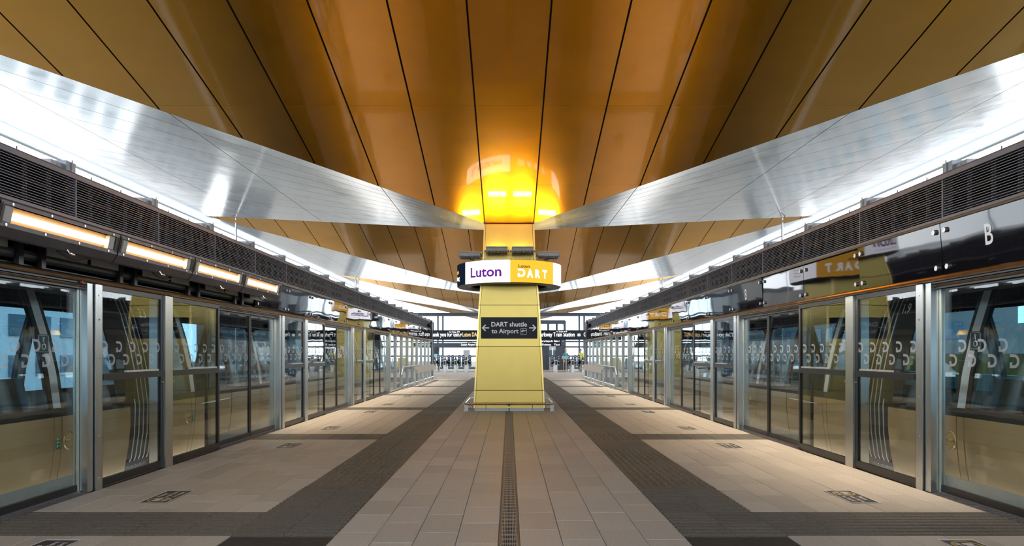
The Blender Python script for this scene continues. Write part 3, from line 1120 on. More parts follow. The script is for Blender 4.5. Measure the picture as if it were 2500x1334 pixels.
def make_ring(label):
    t = thing('ring_display', label, 'display', (0, 17.9, 3.37))
    hb = MB()
    hb.lathe([(0.98, RZ0 + 0.04), (1.02, RZ0), (1.06, RZ0 + 0.015), (1.10, RZ0), (1.30, RZ0 - 0.005), (RR - 0.004, RZ0 + 0.01), (RR - 0.004, RZ1 - 0.008), (1.30, RZ1 + 0.004), (0.98, RZ1), (0.98, RZ0 + 0.04)], 72)
    hb.build('housing', M['black'], t, smooth=False)
    tr = MB()
    for (r0, r1) in ((1.055, 1.066), (1.16, 1.168)):
        tr.lathe([(r0, RZ0 - 0.008), (r1, RZ0 - 0.008)], 60)
    tr.build('underside_trim', M['steel'], t)
    segs = [(-109, -54, 'led_navy'), (-54, 1, 'led_white'), (1, 54.5, 'led_yellow'), (54.5, 109, 'led_white'), (109, 180, 'led_blue'), (-180, -109, 'led_white')]
    for a0, a1, mt in segs:
        mb = MB()
        n = 18
        vs = []
        for i in range(n + 1):
            th = math.radians(a0 + (a1 - a0) * i / n)
            for z in (RZ0 + 0.012, RZ1 - 0.01):
                vs.append((RR * math.sin(th), -RR * math.cos(th), z))
        mb.add(vs, [(2 * i, 2 * i + 2, 2 * i + 3, 2 * i + 1) for i in range(n)])
        mb.build('screen', M[mt], t)

    def btext(body, size, a_deg, z, mat, bold, width, nm='lettering', subdiv=True):
        vs, fs = text_geo(body, size, bold, 'LEFT', 1.0, width)
        mb = MB().add(bend(vs, RR, z, math.radians(a_deg)), fs)
        mb.build(nm, M[mat], t)
    btext('Luton', 0.335, -44.5, -0.118, 'purple', 0.026, 0.85)
    ln = MB()
    vs, fs = [], []
    for i in range(13):
        th = math.radians(-44.5 + 36.5 * i / 12)
        for z in (-0.203, -0.197):
            vs.append(((RR + 0.006) * math.sin(th), -(RR + 0.006) * math.cos(th), z))
    ln.add(vs, [(2 * i, 2 * i + 2, 2 * i + 3, 2 * i + 1) for i in range(12)])
    ln.build('underline', M['purple'], t)
    btext('Luton', 0.098, 9.5, 0.085, 'browntext', 0.034, 0.285)
    vs, fs = d_logo(0.09, 0.095, 0.18, 0.19, 0.24)
    MB().add(bend(vs, RR, -0.135, math.radians(9)), fs).build('lettering', M['led_text'], t)
    btext('A', 0.262, 18.5, -0.135, 'led_text', 0.052, 0.165)
    btext('R', 0.262, 28.0, -0.135, 'led_text', 0.052, 0.14)
    btext('T', 0.262, 37.0, -0.135, 'led_text', 0.052, 0.15)
    btext('Luton', 0.15, -88, 0.03, 'led_yellow', 0.03, 0.40)
    btext('Rising', 0.15, -88, -0.13, 'led_text', 0.03, 0.47)
    for i in range(5):
        btext('Luton DART', 0.05, 78, 0.14 - 0.075 * i, 'purple', 0.01, 0.22)
    for sx in (-1, 1):
        br = MB().beam((sx * 0.62, 0, 0.1), (sx * 1.0, 0, 0.1), 0.06, 0.1)
        br.box(sx * 0.95, sx * 1.0, -0.05, 0.05, -0.2, 0.12)
        br.build('bracket', M['black'], t)
    sp = MB()
    rnd = random.Random(3)
    for i in range(520):
        th = rnd.uniform(0, 2 * PI)
        r = rnd.uniform(1.0, 1.30)
        p = Vector((r * math.sin(th), -r * math.cos(th), RZ1))
        q = p + Vector((rnd.uniform(-0.05, 0.05), rnd.uniform(-0.05, 0.05), rnd.uniform(0.06, 0.15)))
        sp.tube([p, q], 0.0012, 3, cap=False)
    o = sp.build('bird_spikes', M['spike'], t)
    o['kind'] = 'stuff'
    return t


ring1 = make_ring('round lit display ring with purple and white lettering around the gold column')


def flood(label, loc, rotz, tilt):
    t = thing('floodlight', label, 'floodlight', loc, 'floodlights above the round display')
    t.rotation_euler = (0, 0, rotz)
    R = Matrix.Rotation(tilt, 4, 'X')
    b = MB().box(-0.26, 0.26, -0.11, 0.13, -0.05, 0.03)
    b.box(-0.265, 0.265, -0.13, 0.15, 0.03, 0.055)
    b.xf(R).build('body', M['flood_body'], t)
    f = MB()
    for k in range(18):
        x = -0.25 + 0.5 * k / 17
        f.box(x - 0.005, x + 0.005, -0.115, 0.135, -0.10, -0.05)
    f.xf(R).build('heat_sink', M['flood_body'], t)
    l_ = MB().box(-0.225, 0.225, -0.095, 0.115, 0.056, 0.060)
    l_.xf(R).build('lens', M['flood_lens'], t)
    for sx in (-1, 1):
        MB().tube([(sx * 0.27, 0, -0.03), (sx * 0.305, 0, -0.03)], 0.03, 10).build('gland', M['bluecap'], t)
    MB().beam((0.0, 0.12, -0.06), (0.0, 0.34, -0.09), 0.12, 0.02).build('arm', M['flood_body'], t)
    MB().tube([(0.27, 0.02, -0.01), (0.30, 0.06, 0.06), (0.22, 0.14, 0.1), (0.1, 0.2, 0.02)], 0.006, 6).build('cable', M['black'], t)
    return t


flood('grey floodlight on the column face above the purple word, left of the pair', (-0.30, 16.98, 3.93), 0, math.radians(-7))
flood('grey floodlight on the column face above the yellow screen, right of the pair', (0.33, 16.98, 3.93), 0, math.radians(-7))
flood('grey floodlight sticking out sideways on the left side of the column', (-0.98, 17.72, 3.92), math.radians(-6), math.radians(-4))
flood('grey floodlight sticking out sideways on the right side of the column', (0.98, 17.72, 3.92), math.radians(6), math.radians(-4))
for i, sx in enumerate((-1, 1)):
    sp = MB()
    rnd = random.Random(11 + i)
    for k in range(6):
        p = Vector((sx * rnd.uniform(0.75, 1.3), 18.25 + rnd.uniform(0.0, 0.3), 3.90))
        pts = [p]
        for q in range(4):
            pts.append(pts[-1] + Vector((rnd.uniform(-0.05, 0.05), rnd.uniform(-0.04, 0.04), rnd.uniform(0.06, 0.14))))
        sp.tube(pts, 0.0011, 3, cap=False)
    o = sp.build('bird_spike_sprays', M['spike'])
    o['kind'] = 'stuff'
    tag(o, 'thin brown bird spike wires above the %s side floodlight' % ('left' if sx < 0 else 'right'), 'bird spikes')

# sign on the column
sg = thing('direction_sign', 'dark navy shuttle sign with white arrows mounted on the gold column', 'sign', (0, 17.02, 2.03))
MB().box(-0.69, 0.69, 0.0, 0.03, -0.262, 0.262).build('sign_board', M['navy'], sg)
bd = MB()
for (a, b, c, d) in ((-0.69, 0.69, 0.254, 0.262), (-0.69, 0.69, -0.262, -0.254), (-0.69, -0.682, -0.254, 0.254), (0.682, 0.69, -0.254, 0.254)):
    bd.box(a, b, -0.006, 0.0, c, d)
bd.build('border', M['black'], sg)
tx = MB()
put_text(tx, 'DART shuttle', (-0.435, -0.004, 0.035), (1, 0, 0), (0, 0, 1), 0.155, 0.022, 'LEFT', width=0.87)
put_text(tx, 'to Airport', (-0.43, -0.004, -0.13), (1, 0, 0), (0, 0, 1), 0.155, 0.022, 'LEFT', width=0.66)
tx.build('lettering', M['white'], sg)
for sx in (-1, 1):
    ar = MB()
    def P(x, z): return (sx * x, -0.004, z)
    ar.beam(P(0.49, 0.0), P(0.64, 0.0), 0.003, 0.028)
    st_ = len(ar.v)
    ar.beam(P(0.655, -0.006), P(0.575, 0.075), 0.003, 0.028).xf(Matrix.Translation((0, -0.0012, 0)), st_)
    st_ = len(ar.v)
    ar.beam(P(0.655, 0.006), P(0.575, -0.075), 0.003, 0.028).xf(Matrix.Translation((0, -0.0024, 0)), st_)
    ar.build('arrow', M['white'], sg)
ic = MB()
x0, x1, z0, z1 = 0.275, 0.43, -0.165, -0.012
for (a, b, c, d) in ((x0 + 0.02, x1 - 0.02, z1 - 0.006, z1), (x0 + 0.02, x1 - 0.02, z0, z0 + 0.006), (x0, x0 + 0.006, z0 + 0.02, z1 - 0.02), (x1 - 0.006, x1, z0 + 0.02, z1 - 0.02)):
    ic.box(a, b, -0.004, 0, c, d)
for (cx, cz, a0) in ((x0 + 0.02, z1 - 0.02, 90), (x1 - 0.02, z1 - 0.02, 0), (x0 + 0.02, z0 + 0.02, 180), (x1 - 0.02, z0 + 0.02, 270)):
    ic.tube([(cx + 0.017 * math.cos(math.radians(a0 + 30 * q)), -0.003, cz + 0.017 * math.sin(math.radians(a0 + 30 * q))) for q in range(4)], 0.003, 4)
ic.prism([(0.295, -0.003, -0.085), (0.305, -0.003, -0.105), (0.41, -0.003, -0.068), (0.415, -0.003, -0.052), (0.395, -0.003, -0.055)], (0, 0.003, 0))
ic.prism([(0.335, -0.003, -0.08), (0.32, -0.003, -0.045), (0.335, -0.003, -0.042), (0.37, -0.003, -0.07)], (0, 0.003, 0))
ic.prism([(0.292, -0.003, -0.062), (0.30, -0.003, -0.058), (0.318, -0.003, -0.085), (0.30, -0.003, -0.09)], (0, 0.003, 0))
ic.box(0.30, 0.35, -0.004, 0, -0.133, -0.125)
ic.build('aircraft_icon', M['white'], sg)

# guard rail round the column foot
gr = thing('guard_rail', 'low steel guard rail around the foot of the gold column', 'guard rail', (0, 17.9, 0))
fr_, bk_ = -1.03, 1.03
MB().tube([(-1.06, fr_ + 0.04, 0.185), (-1.03, fr_, 0.185), (1.03, fr_, 0.185), (1.06, fr_ + 0.04, 0.185)], 0.026, 10).build('front_rail', M['copper'], gr)
for sx in (-1, 1):
    MB().tube([(sx * 1.06, fr_ + 0.02, 0.185), (sx * 1.06, bk_, 0.185)], 0.024, 10).build('side_rail', M['chrome'], gr)
    for y in (fr_ + 0.1, bk_ - 0.1):
        p = MB().box(sx * 1.09, sx * 1.0, y - 0.012, y + 0.012, 0, 0.17)
        p.box(sx * 1.12, sx * 0.98, y - 0.05, y + 0.05, 0, 0.008)
        p.beam((sx * 1.0, y, 0.1), (sx * 0.9, y, 0.1), 0.03, 0.02)
        p.build('leg', M['steel_rough'], gr)
for x in (-0.565, 0.565):
    MB().tube([(x, fr_, 0.0), (x, fr_, 0.185)], 0.006, 8).build('stay', M['steel'], gr)
MB().tube([(0, fr_, 0.16), (0, fr_ + 0.03, 0.15), (0, fr_ + 0.08, 0.15)], 0.025, 8).build('clamp', M['darkgrey'], gr)
MB().box(-1.03, 1.03, bk_ - 0.02, bk_ + 0.02, 0.16, 0.20).build('back_rail', M['chrome'], gr)

for k, lab in ((2, 'second'), (3, 'third')):
    c = copy_tree(col1)
    c.location = (0, 17.9 + 21 * (k - 1), 0)
    c['label'] = '%s tapered gold column, hidden straight behind the front one' % lab
    c = copy_tree(ring1)
    c.location = (0, 17.9 + 21 * (k - 1), 3.37)
    c['label'] = 'lit display ring on the %s gold column, seen mirrored in the black header panels' % lab

# ------------------------------------------------------------------ floor decals
DY = [4.92, 6.80, 10.58, 13.10, 16.75, 19.20, 22.90, 25.40]
dn = ['cut off by the photo bottom', 'beside the near ribbed strip', 'just before the second dark crossing strip', 'just past the second dark crossing strip',
      'just before the third dark crossing strip', 'just past the third dark crossing strip', 'just before the fourth dark crossing strip', 'just past the fourth dark crossing strip']
for s in (-1, 1):
    for i, y in enumerate(DY):
        worn = 'worn ' if i >= 2 else ''
        t = thing('floor_sticker', '%sblack waiting sticker on the %s platform paving, %s' % (worn, sidew[s], dn[i]), 'floor sticker', (s * 3.34, y, 0.002))
        t.rotation_euler = (0, 0, PI / 2 if s < 0 else -PI / 2)
        # local: text right = +x, up = +y
        MB().box(-0.30, 0.30, -0.135, 0.135, 0, 0.0015).build('backing', M['decal'], t)
        b = MB()
        for (a0, a1, c0, c1) in ((-0.30, 0.30, 0.127, 0.135), (-0.30, 0.30, -0.135, -0.127), (-0.30, -0.288, -0.127, 0.127), (0.288, 0.30, -0.127, 0.127)):
            b.box(a0, a1, c0, c1, 0.0015, 0.003)
        b.build('border', M['white'], t)
        MB().lathe([(0.085, 0.0025), (0.108, 0.0025)], 28, (-0.15, 0, 0)).build('ring', M['decal_yellow'], t)
        ft = MB()
        for q in (-0.030, 0.030):
            for (cy, ry, rx) in ((0.018, 0.045, 0.024), (-0.055, 0.020, 0.018)):
                vs = [(-0.15 + q + rx * math.cos(2 * PI * w_ / 12), cy + ry * math.sin(2 * PI * w_ / 12), 0.0026) for w_ in range(12)]
                ft.add(vs, [tuple(range(12))])
        ft.build('footprints', M['white'], t)['kind'] = 'stuff'
        tt = MB()
        for q, wd in enumerate(('Please', 'wait here', 'to board')):
            put_text(tt, wd, (-0.02, 0.055 - 0.072 * q, 0.0026), (1, 0, 0), (0, 1, 0), 0.068, 0.012)
        tt.build('lettering', M['white'], t)

# ------------------------------------------------------------------ trains
TP = [(-0.9, 4.86), (-0.3, 4.76), (0.0, 4.70), (0.25, 4.655), (0.5, 4.63), (0.75, 4.63), (0.84, 4.64), (1.2, 4.69), (1.6, 4.78), (2.0, 4.90), (2.15, 4.95), (2.4, 5.08), (2.62, 5.45), (2.68, 5.95)]
XM = 5.95


def tx_at(z):
    for i in range(len(TP) - 1):
        if z <= TP[i + 1][0]:
            t = (z - TP[i][0]) / (TP[i + 1][0] - TP[i][0])
            return TP[i][1] + t * (TP[i + 1][1] - TP[i][1])
    return TP[-1][1]


def skin_strip(s, y0, y1, z0, z1, th=0.03, proud=0.0, far=False):
    zz = [z0] + [p[0] for p in TP if z0 + 1e-6 < p[0] < z1 - 1e-6] + [z1]
    mb = MB()
    n = len(zz)
    vs = []
    for y in (y0, y1):
        for z in zz:
            x = tx_at(z) - proud
            if far: x = 2 * XM - x
            vs.append((s * x, y, z))
        for z in zz:
            x = tx_at(z) - proud + th
            if far: x = 2 * XM - x
            vs.append((s * x, y, z))
    fs = []
    for i in range(n - 1):
        fs += [(i, i + 1, 2 * n + i + 1, 2 * n + i), (n + i, 3 * n + i, 3 * n + i + 1, n + i + 1),
               (i, n + i, n + i + 1, i + 1), (2 * n + i, 2 * n + i + 1, 3 * n + i + 1, 3 * n + i)]
    fs += [(0, 2 * n, 3 * n, n), (n - 1, 2 * n - 1, 4 * n - 1, 3 * n - 1)]
    mb.add(vs, fs)
    return mb


for s in (-1, 1):
    t = thing('shuttle_train', 'gold and black driverless shuttle train standing behind the %s glass doors' % sidew[s], 'train', (0, 0, 0))
    doors = [P0 - PER + 4.51 + PER * k for k in range(-1, 4)]      # door centre lines
    T0, T1 = 0.5, 26.6
    gang = [8.86, 21.2]
    cuts = [T0]
    for d in doors:
        for q in (d - 1.46, d - 1.34, d + 1.34, d + 1.46):
            if T0 + 0.2 < q < T1 - 0.2 and all(abs(q - g_) > 0.5 for g_ in gang): cuts.append(q)
    for g_ in gang: cuts += [g_ - 0.34, g_ + 0.34]
    cuts.append(T1)
    cuts = sorted(cuts)
    for i in range(len(cuts) - 1):
        a, b = cuts[i], cuts[i + 1]
        mid = (a + b) / 2
        isg = any(abs(mid - g_) < 0.2 for g_ in gang)
        if isg: continue
        isdoor = any(abs(mid - d) < 0.8 for d in doors)
        narrow = b - a < 0.2
        skin_strip(s, a + 0.008, b - 0.008, -0.6, 0.75, 0.03).build('body_panel', M['champagne'], t)
        skin_strip(s, a, b, -0.6, 0.84, 0.02, -0.02).build('inner_lining', M['traindark'], t)
        skin_strip(s, a, b, 0.75, 0.84, 0.04).build('belt_rail', M['seam'], t)
        skin_strip(s, a, b, 2.05, 2.68, 0.05).build('cant_rail', M['traindark'], t)
        if narrow:
            skin_strip(s, a, b, 0.84, 2.05, 0.06).build('door_pillar', M['pillar'], t)
        else:
            skin_strip(s, a + 0.05, b - 0.05, 0.84, 2.05, 0.012, -0.01).build('side_window', M['glass_train'], t)
            for q in (a, b - 0.05):
                skin_strip(s, q, q + 0.05, 0.84, 2.05, 0.05).build('window_pillar', M['seam'], t)
            if isdoor:
                skin_strip(s, mid - 0.06, mid + 0.06, 0.84, 2.05, 0.04, 0.005).build('door_edge', M['seam'], t)
                skin_strip(s, mid - 0.006, mid + 0.006, -0.6, 0.75, 0.02, 0.003).build('door_gap', M['seam'], t)
        # far side
        skin_strip(s, a, b, -0.9, 0.84, 0.03, 0, True).build('far_lower_side', M['traindark'], t)
        skin_strip(s, a, b, 2.05, 2.68, 0.05, 0, True).build('far_cant_rail', M['traindark'], t)
        if narrow:
            skin_strip(s, a, b, 0.84, 2.05, 0.05, 0, True).build('far_pillar', M['pillar'], t)
        else:
            skin_strip(s, a + 0.05, b - 0.05, 0.84, 2.05, 0.012, -0.01, True).build('far_window', M['glass_train'], t)
            for q in (a, b - 0.05):
                skin_strip(s, q, q + 0.05, 0.84, 2.05, 0.05, 0, True).build('far_window_pillar', M['seam'], t)
        if isdoor:
            for q in (mid - 0.75, mid + 0.75):
                MB().tube([(s * 5.3, q, 0.06), (s * 5.3, q, 2.4)], 0.02, 8).build('grab_pole', M['blue'], t)
        elif not narrow and b - a > 0.7:
            n = max(1, int((b - a - 0.2) / 0.55))
            for xs_, back in ((6.75, 1), (5.1, -1)):
                if back < 0 : continue
                for q in range(n):
                    y = a + 0.1 + 0.55 * q
                    se = MB().box(s * (xs_ - 0.42), s * xs_, y, y + 0.5, 0.42, 0.52)
                    se.prism([(s * xs_, y, 0.5), (s * (xs_ + 0.08), y, 0.5), (s * (xs_ + 0.16), y, 1.05), (s * (xs_ + 0.09), y, 1.05)], (0, 0.5, 0))
                    se.box(s * (xs_ - 0.3), s * (xs_ - 0.05), y + 0.1, y + 0.4, 0.06, 0.42)
                    se.build('seat', M['seat'], t)
    MB().box(s * 4.72, s * 7.18, T0, T1, 0.0, 0.06).build('floor_pan', M['traindark'], t)
    MB().box(s * 5.15, s * 6.75, T0, T1, 2.42, 2.46).build('ceiling_panel', M['trainceil'], t)
    MB().box(s * 5.3, s * 6.6, T0 + 0.1, T1 - 0.1, 2.62, 2.72).build('roof', M['darkgrey'], t)
    for e_ in (T0, T1 - 0.04):
        MB().prism([(s * p[1], e_, p[0]) for p in TP] + [(s * (2 * XM - p[1]), e_, p[0]) for p in TP[::-1]], (0, 0.04, 0)).build('end_wall', M['traindark'], t)
    for g_ in gang:
        skin_strip(s, g_ - 0.34, g_ + 0.34, -0.6, 2.5, 0.03, -0.05).build('gangway_bellows', M['rubber'], t)
        skin_strip(s, g_ - 0.34, g_ + 0.34, -0.6, 2.5, 0.03, -0.05, True).build('gangway_bellows', M['rubber'], t)
        for q in range(5):
            y = g_ - 0.2 + 0.1 * q
            zz = [-0.3, -0.1, 0.1, 0.4, 0.75, 1.1, 1.5, 1.9, 2.3]
            MB().tube([(s * (tx_at(z) + 0.02 + (0.06 if z < 0 else 0)), y + (0.05 if z < -0.2 else 0), z) for z in zz], 0.007, 6).build('bellows_rib', M['rib'], t)
        skin_strip(s, g_ - 0.6, g_ - 0.23, 0.84, 2.05, 0.02, 0.004).build('black_end_panel', M['seam'], t)
        skin_strip(s, g_ + 0.23, g_ + 0.6, 0.84, 2.05, 0.02, 0.004).build('black_end_panel', M['seam'], t)
    # release handles
    for y in ((7.33, 10.06) if s < 0 else (7.31, 13.4)):
        x = tx_at(0.49)
        h = MB()
        n = 24
        vs, fs = [], []
        for i in range(n):
            a = 2 * PI * i / n
            for r, dx in ((0.100, 0.0), (0.094, -0.012), (0.082, -0.012), (0.078, 0.006)):
                vs.append((s * (x + dx), y + r * math.cos(a), 0.49 + r * math.sin(a)))
        for i in range(n):
            j = (i + 1) % n
            for q in range(3): fs.append((i * 4 + q, j * 4 + q, j * 4 + q + 1, i * 4 + q + 1))
        h.add(vs, fs)
        h = h.build('release_recess', M['champagne'], t)
        MB().add([(s * (x - 0.002), y + 0.078 * math.cos(2 * PI * i / 20), 0.49 + 0.078 * math.sin(2 * PI * i / 20)) for i in range(20)], [tuple(range(20))]).build('recess_disc', M['gold_edge'], h)
        MB().beam((s * (x - 0.012), y - 0.075, 0.49), (s * (x - 0.012), y + 0.075, 0.49), 0.008, 0.016).tube([(s * x, y, 0.49), (s * (x - 0.02), y, 0.49)], 0.017, 10).build('release_handle', M['chrome'], h)
        if s < 0 or y > 10:
            yy = y - 0.185 if y < 8 else y + 0.15
            lb = MB().box(s * (x - 0.006), s * x, yy - 0.03, yy + 0.03, 0.42, 0.53).build('safety_label', M['green'], t)
            ib = MB()
            for q in range(3):
                z = 0.44 + 0.035 * q
                ib.box(s * (x - 0.008), s * (x - 0.006), yy - 0.022, yy - 0.010, z, z + 0.022).box(s * (x - 0.008), s * (x - 0.006), yy - 0.002, yy + 0.022, z + 0.008, z + 0.014)
            ib.build('pictogram', M['white'], lb)
    # wheelchair plates on the door leaves
    yy = 7.06
    zz = 1.50 if s < 0 else 1.53
    x = tx_at(zz - 0.1) - 0.014
    wp = MB().box(s * x, s * (x + 0.008), yy - 0.085, yy + 0.085, zz - 0.095, zz + 0.095).build('wheelchair_plate', M['black'], t)
    wi = MB()
    xx = s * (x - 0.002)
    def ring_pts(cy, cz, r, n=14, a0=0, a1=360): return [(xx, yy + cy + r * math.cos(math.radians(a0 + (a1 - a0) * i / n)), zz + cz + r * math.sin(math.radians(a0 + (a1 - a0) * i / n))) for i in range(n + 1)]
    wi.tube(ring_pts(0, 0.055, 0.010), 0.003, 5).tube(ring_pts(0, -0.03, 0.026), 0.0035, 5)
    d_ = -s
    wi.tube([(xx, yy, zz + 0.043), (xx, yy + 0.006 * d_, zz + 0.0), (xx, yy + 0.026 * d_, zz - 0.005), (xx, yy + 0.034 * d_, zz - 0.045)], 0.0035, 5)
    wi.tube([(xx, yy, zz + 0.03), (xx, yy - 0.022 * d_, zz + 0.028)], 0.003, 5)
    for (a, b) in (((-0.07, 0.082), (0.07, 0.082)), ((-0.07, -0.082), (0.07, -0.082)), ((-0.073, -0.078), (-0.073, 0.078)), ((0.073, -0.078), (0.073, 0.078))):
        wi.beam((xx, yy + a[0], zz + a[1]), (xx, yy + b[0], zz + b[1]), 0.003, 0.003)
    wi.build('wheelchair_symbol', M['white'], wp)
    cn = MB()
    x = tx_at(1.72) - 0.008
    if s > 0:
        put_text(cn, '1.9', (tx_at(1.88) - 0.010, 8.63, 1.90), (0, -1, 0), (0.30, 0, 1), 0.16, 0.012, 'LEFT')
    else:
        put_text(cn, '2.3', (-tx_at(1.85) + 0.010, 9.12, 1.88), (0, 1, 0), (-0.30, 0, 1), 0.16, 0.012, 'LEFT')
    cn.build('car_number', M['white'], t)

# ------------------------------------------------------------------ perch benches, rails by the end screens
for s in (-1, 1):
    sw = sidew[s]
    pb = thing('perch_bench', 'steel leaning bench with slanted panels beside the %s glass screen' % sw, 'bench', (s * 4.0, 33.5, 0))
    y0, y1 = -4.0, 3.6
    for k in range(4):
        a = y0 + (y1 - y0) * k / 4 + 0.02
        b = y0 + (y1 - y0) * (k + 1) / 4 - 0.02
        MB().prism([(-s * 0.16, a, 0.58), (-s * 0.17, a, 0.60), (s * 0.02, a, 0.85), (s * 0.05, a, 0.84)], (0, b - a, 0)).build('perch_panel', M['steel_rough'], pb)
    for k in range(6):
        y = y0 + 0.1 + (y1 - y0 - 0.2) * k / 5
        lg_ = MB().box(-s * 0.03, s * 0.03, y - 0.02, y + 0.02, 0, 0.80)
        lg_.beam((0, y, 0.62), (-s * 0.13, y, 0.62), 0.03, 0.03).box(-s * 0.06, s * 0.06, y - 0.05, y + 0.05, 0, 0.01)
        lg_.build('leg', M['steel_rough'], pb)
    MB().box(-s * 0.10, s * 0.0, y0, y1, 0.56, 0.59).build('support_rail', M['steel'], pb)
    kr = thing('kick_rail', 'low steel tube rail on short posts along the %s glass screen' % sw, 'rail', (s * 4.12, 32.5, 0))
    MB().tube([(0, -5.4, 0.16), (0, 5.6, 0.16)], 0.03, 10).build('tube', M['chrome'], kr)
    for k in range(9):
        y = -5.3 + 10.8 * k / 8
        MB().box(-0.03, 0.03, y - 0.02, y + 0.02, 0, 0.14).box(-0.05, 0.05, y - 0.05, y + 0.05, 0, 0.01).build('post', M['steel_rough'], kr)
    hr = thing('handrail', 'waist high steel handrail fixed to the %s end glass screen' % sw, 'handrail', (s * 4.26, 29.5, 0))
    MB().tube([(0, -1.9, 0.55), (0, -1.5, 0.86), (0, 4.2, 0.86)], 0.024, 10).build('tube', M['steel'], hr)
    for y in (-1.2, 0.35, 1.9, 3.45):
        MB().tube([(0, y, 0.85), (0, y, 0.79), (s * 0.03, y, 0.77)], 0.01, 6).build('bracket', M['steel'], hr)
    cc = thing('dome_camera', 'black dome security camera on the far end of the %s slatted band' % sw, 'camera', (s * 4.26, 37.3, 2.96))
    MB().lathe([(0.001, -0.17), (0.07, -0.15), (0.11, -0.09), (0.12, -0.02), (0.12, 0.02), (0.001, 0.04)], 20).build('dome', M['blackgloss'], cc, smooth=True)
    MB().box(-0.02 if s > 0 else -0.12, 0.12 if s > 0 else 0.02, -0.03, 0.03, 0.0, 0.05).build('bracket', M['darkgrey'], cc)

# ------------------------------------------------------------------ concourse beyond the platforms
bn = thing('banner_beam', 'long black overhead banner with white lettering spanning the concourse entrance', 'banner', (0, 41.0, 2.5))
MB().box(-5.6, 6.6, 0, 0.18, -0.285, 0.285).build('beam', M['navy'], bn)
tx = MB()
PXM = 41.0 / 1700
put_text(tx, 'Thank you for using', ((1047 - 1243) * PXM, -0.01, -0.085), (1, 0, 0), (0, 0, 1), 0.34, 0.018, 'LEFT', width=80 * PXM)
put_text(tx, 'Luton Airport Parkway Train Station', ((1255 - 1243) * PXM, -0.01, -0.085), (1, 0, 0), (0, 0, 1), 0.34, 0.018, 'LEFT', width=148 * PXM)
put_text(tx, 'Onward travel', ((1425 - 1243) * PXM, -0.01, -0.085), (1, 0, 0), (0, 0, 1), 0.34, 0.018, 'LEFT', width=54 * PXM)
tx.build('lettering', M['led_text'], bn)
tx = MB()
put_text(tx, 'Luton DART', ((1129 - 1243) * PXM, -0.01, -0.085), (1, 0, 0), (0, 0, 1), 0.34, 0.018, 'LEFT', width=46 * PXM)
tx.build('lettering', M['goldtext'], bn, ).name = 'gold_lettering'
MB().box((1410 - 1243) * PXM, (1417 - 1243) * PXM, -0.012, 0, -0.07, 0.07).box((1412 - 1243) * PXM, (1415 - 1243) * PXM, -0.016, -0.011, -0.03, 0.03, 1).build('ticket_icon', [M['led_text'], M['navy']], bn)


def small_sign(label, px0, px1, py0, py1, Y, lines, arrow=True):
    k = Y / 1700
    xa, xb = (px0 - 1243) * k, (px1 - 1243) * k
    za, zb = 1.4 + (864 - py1) * k, 1.4 + (864 - py0) * k
    t = thing('hanging_sign', label, 'sign', ((xa + xb) / 2, Y, (za + zb) / 2))
    w, h = (xb - xa) / 2, (zb - za) / 2
    MB().box(-w, w, 0, 0.08, -h, h).build('board', M['navy'], t)
    tt = MB()
    n = len(lines)
    for i, ln_ in enumerate(lines):
        zz = h - (2 * h) * (i + 0.5) / n - 0.25 * (2 * h / n)
        put_text(tt, ln_, (-w * 0.85, -0.006, zz), (1, 0, 0), (0, 0, 1), 2 * h / n * 0.72, 0.012, 'LEFT', width=w * (1.1 if arrow else 1.7))
    tt.build('lettering', M['led_text'], t)
    if arrow:
        a = MB().box(w * 0.72 - 0.012, w * 0.72 + 0.012, -0.006, 0, -h * 0.55, h * 0.4)
        a.beam((w * 0.72 - 0.05, -0.004, h * 0.05), (w * 0.72, -0.004, h * 0.5), 0.004, 0.022).beam((w * 0.72 + 0.05, -0.004, h * 0.05), (w * 0.72, -0.004, h * 0.5), 0.004, 0.022)
        a.build('arrow', M['led_text'], t)
        MB().box(w * 0.40, w * 0.52, -0.006, 0, -h * 0.4, h * 0.4).build('pictogram', M['led_text'], t)
    MB().box(-w * 0.8, -w * 0.8 + 0.03, 0.02, 0.05, -h - 0.12, -h).box(w * 0.8 - 0.03, w * 0.8, 0.02, 0.05, -h - 0.12, -h).build('foot_bracket', M['facade'], t)
    return t


small_sign('small dark trains sign standing on the banner left of the column', 1094, 1125, 807.5, 814.5, 40.9, ['To Trains'])
small_sign('small dark trains sign standing on the banner right of the column', 1356, 1387, 806.5, 813.5, 40.9, ['To Trains'])
small_sign('black sign with two rows of small directions under the banner right of the column', 1318, 1370, 829, 846, 44.0, ['Exit to Kimpton Rd   Platform 1', 'Tickets   Taxi'], False)
small_sign('small dark gates sign above the thin station name beam, left of the column', 1140, 1157, 834, 838.5, 52.0, ['To Trains'])
sb = thing('station_name_beam', 'thin dark beam with small station name behind the banner, left of the column', 'sign', (-4.0, 52.0, 2.08))
MB().box(-3.2, 4.0, 0, 0.12, -0.12, 0.12).build('beam', M['facade'], sb)
tx = MB()
put_text(tx, 'Luton Airport Parkway', (0.42, -0.006, -0.07), (1, 0, 0), (0, 0, 1), 0.22, 0.014, 'LEFT', width=1.75)
tx.build('lettering', M['led_text'], sb)

# ticket gates
gx = [(1062.6 - 1243, 'first'), (1088 - 1243, 'second'), (1113.5 - 1243, 'third'), (1139 - 1243, 'fourth')]
gates = [(p * 54 / 1700, 'ticket gate post left of the column, %s counted from the left screen' % n) for p, n in gx]
gates += [(p * 54 / 1700, 'ticket gate post right of the column, %s counted from the column' % n) for p, n in ((1356 - 1243, 'first'), (1396 - 1243, 'second'), (1421 - 1243, 'third'), (1447 - 1243, 'fourth'))]


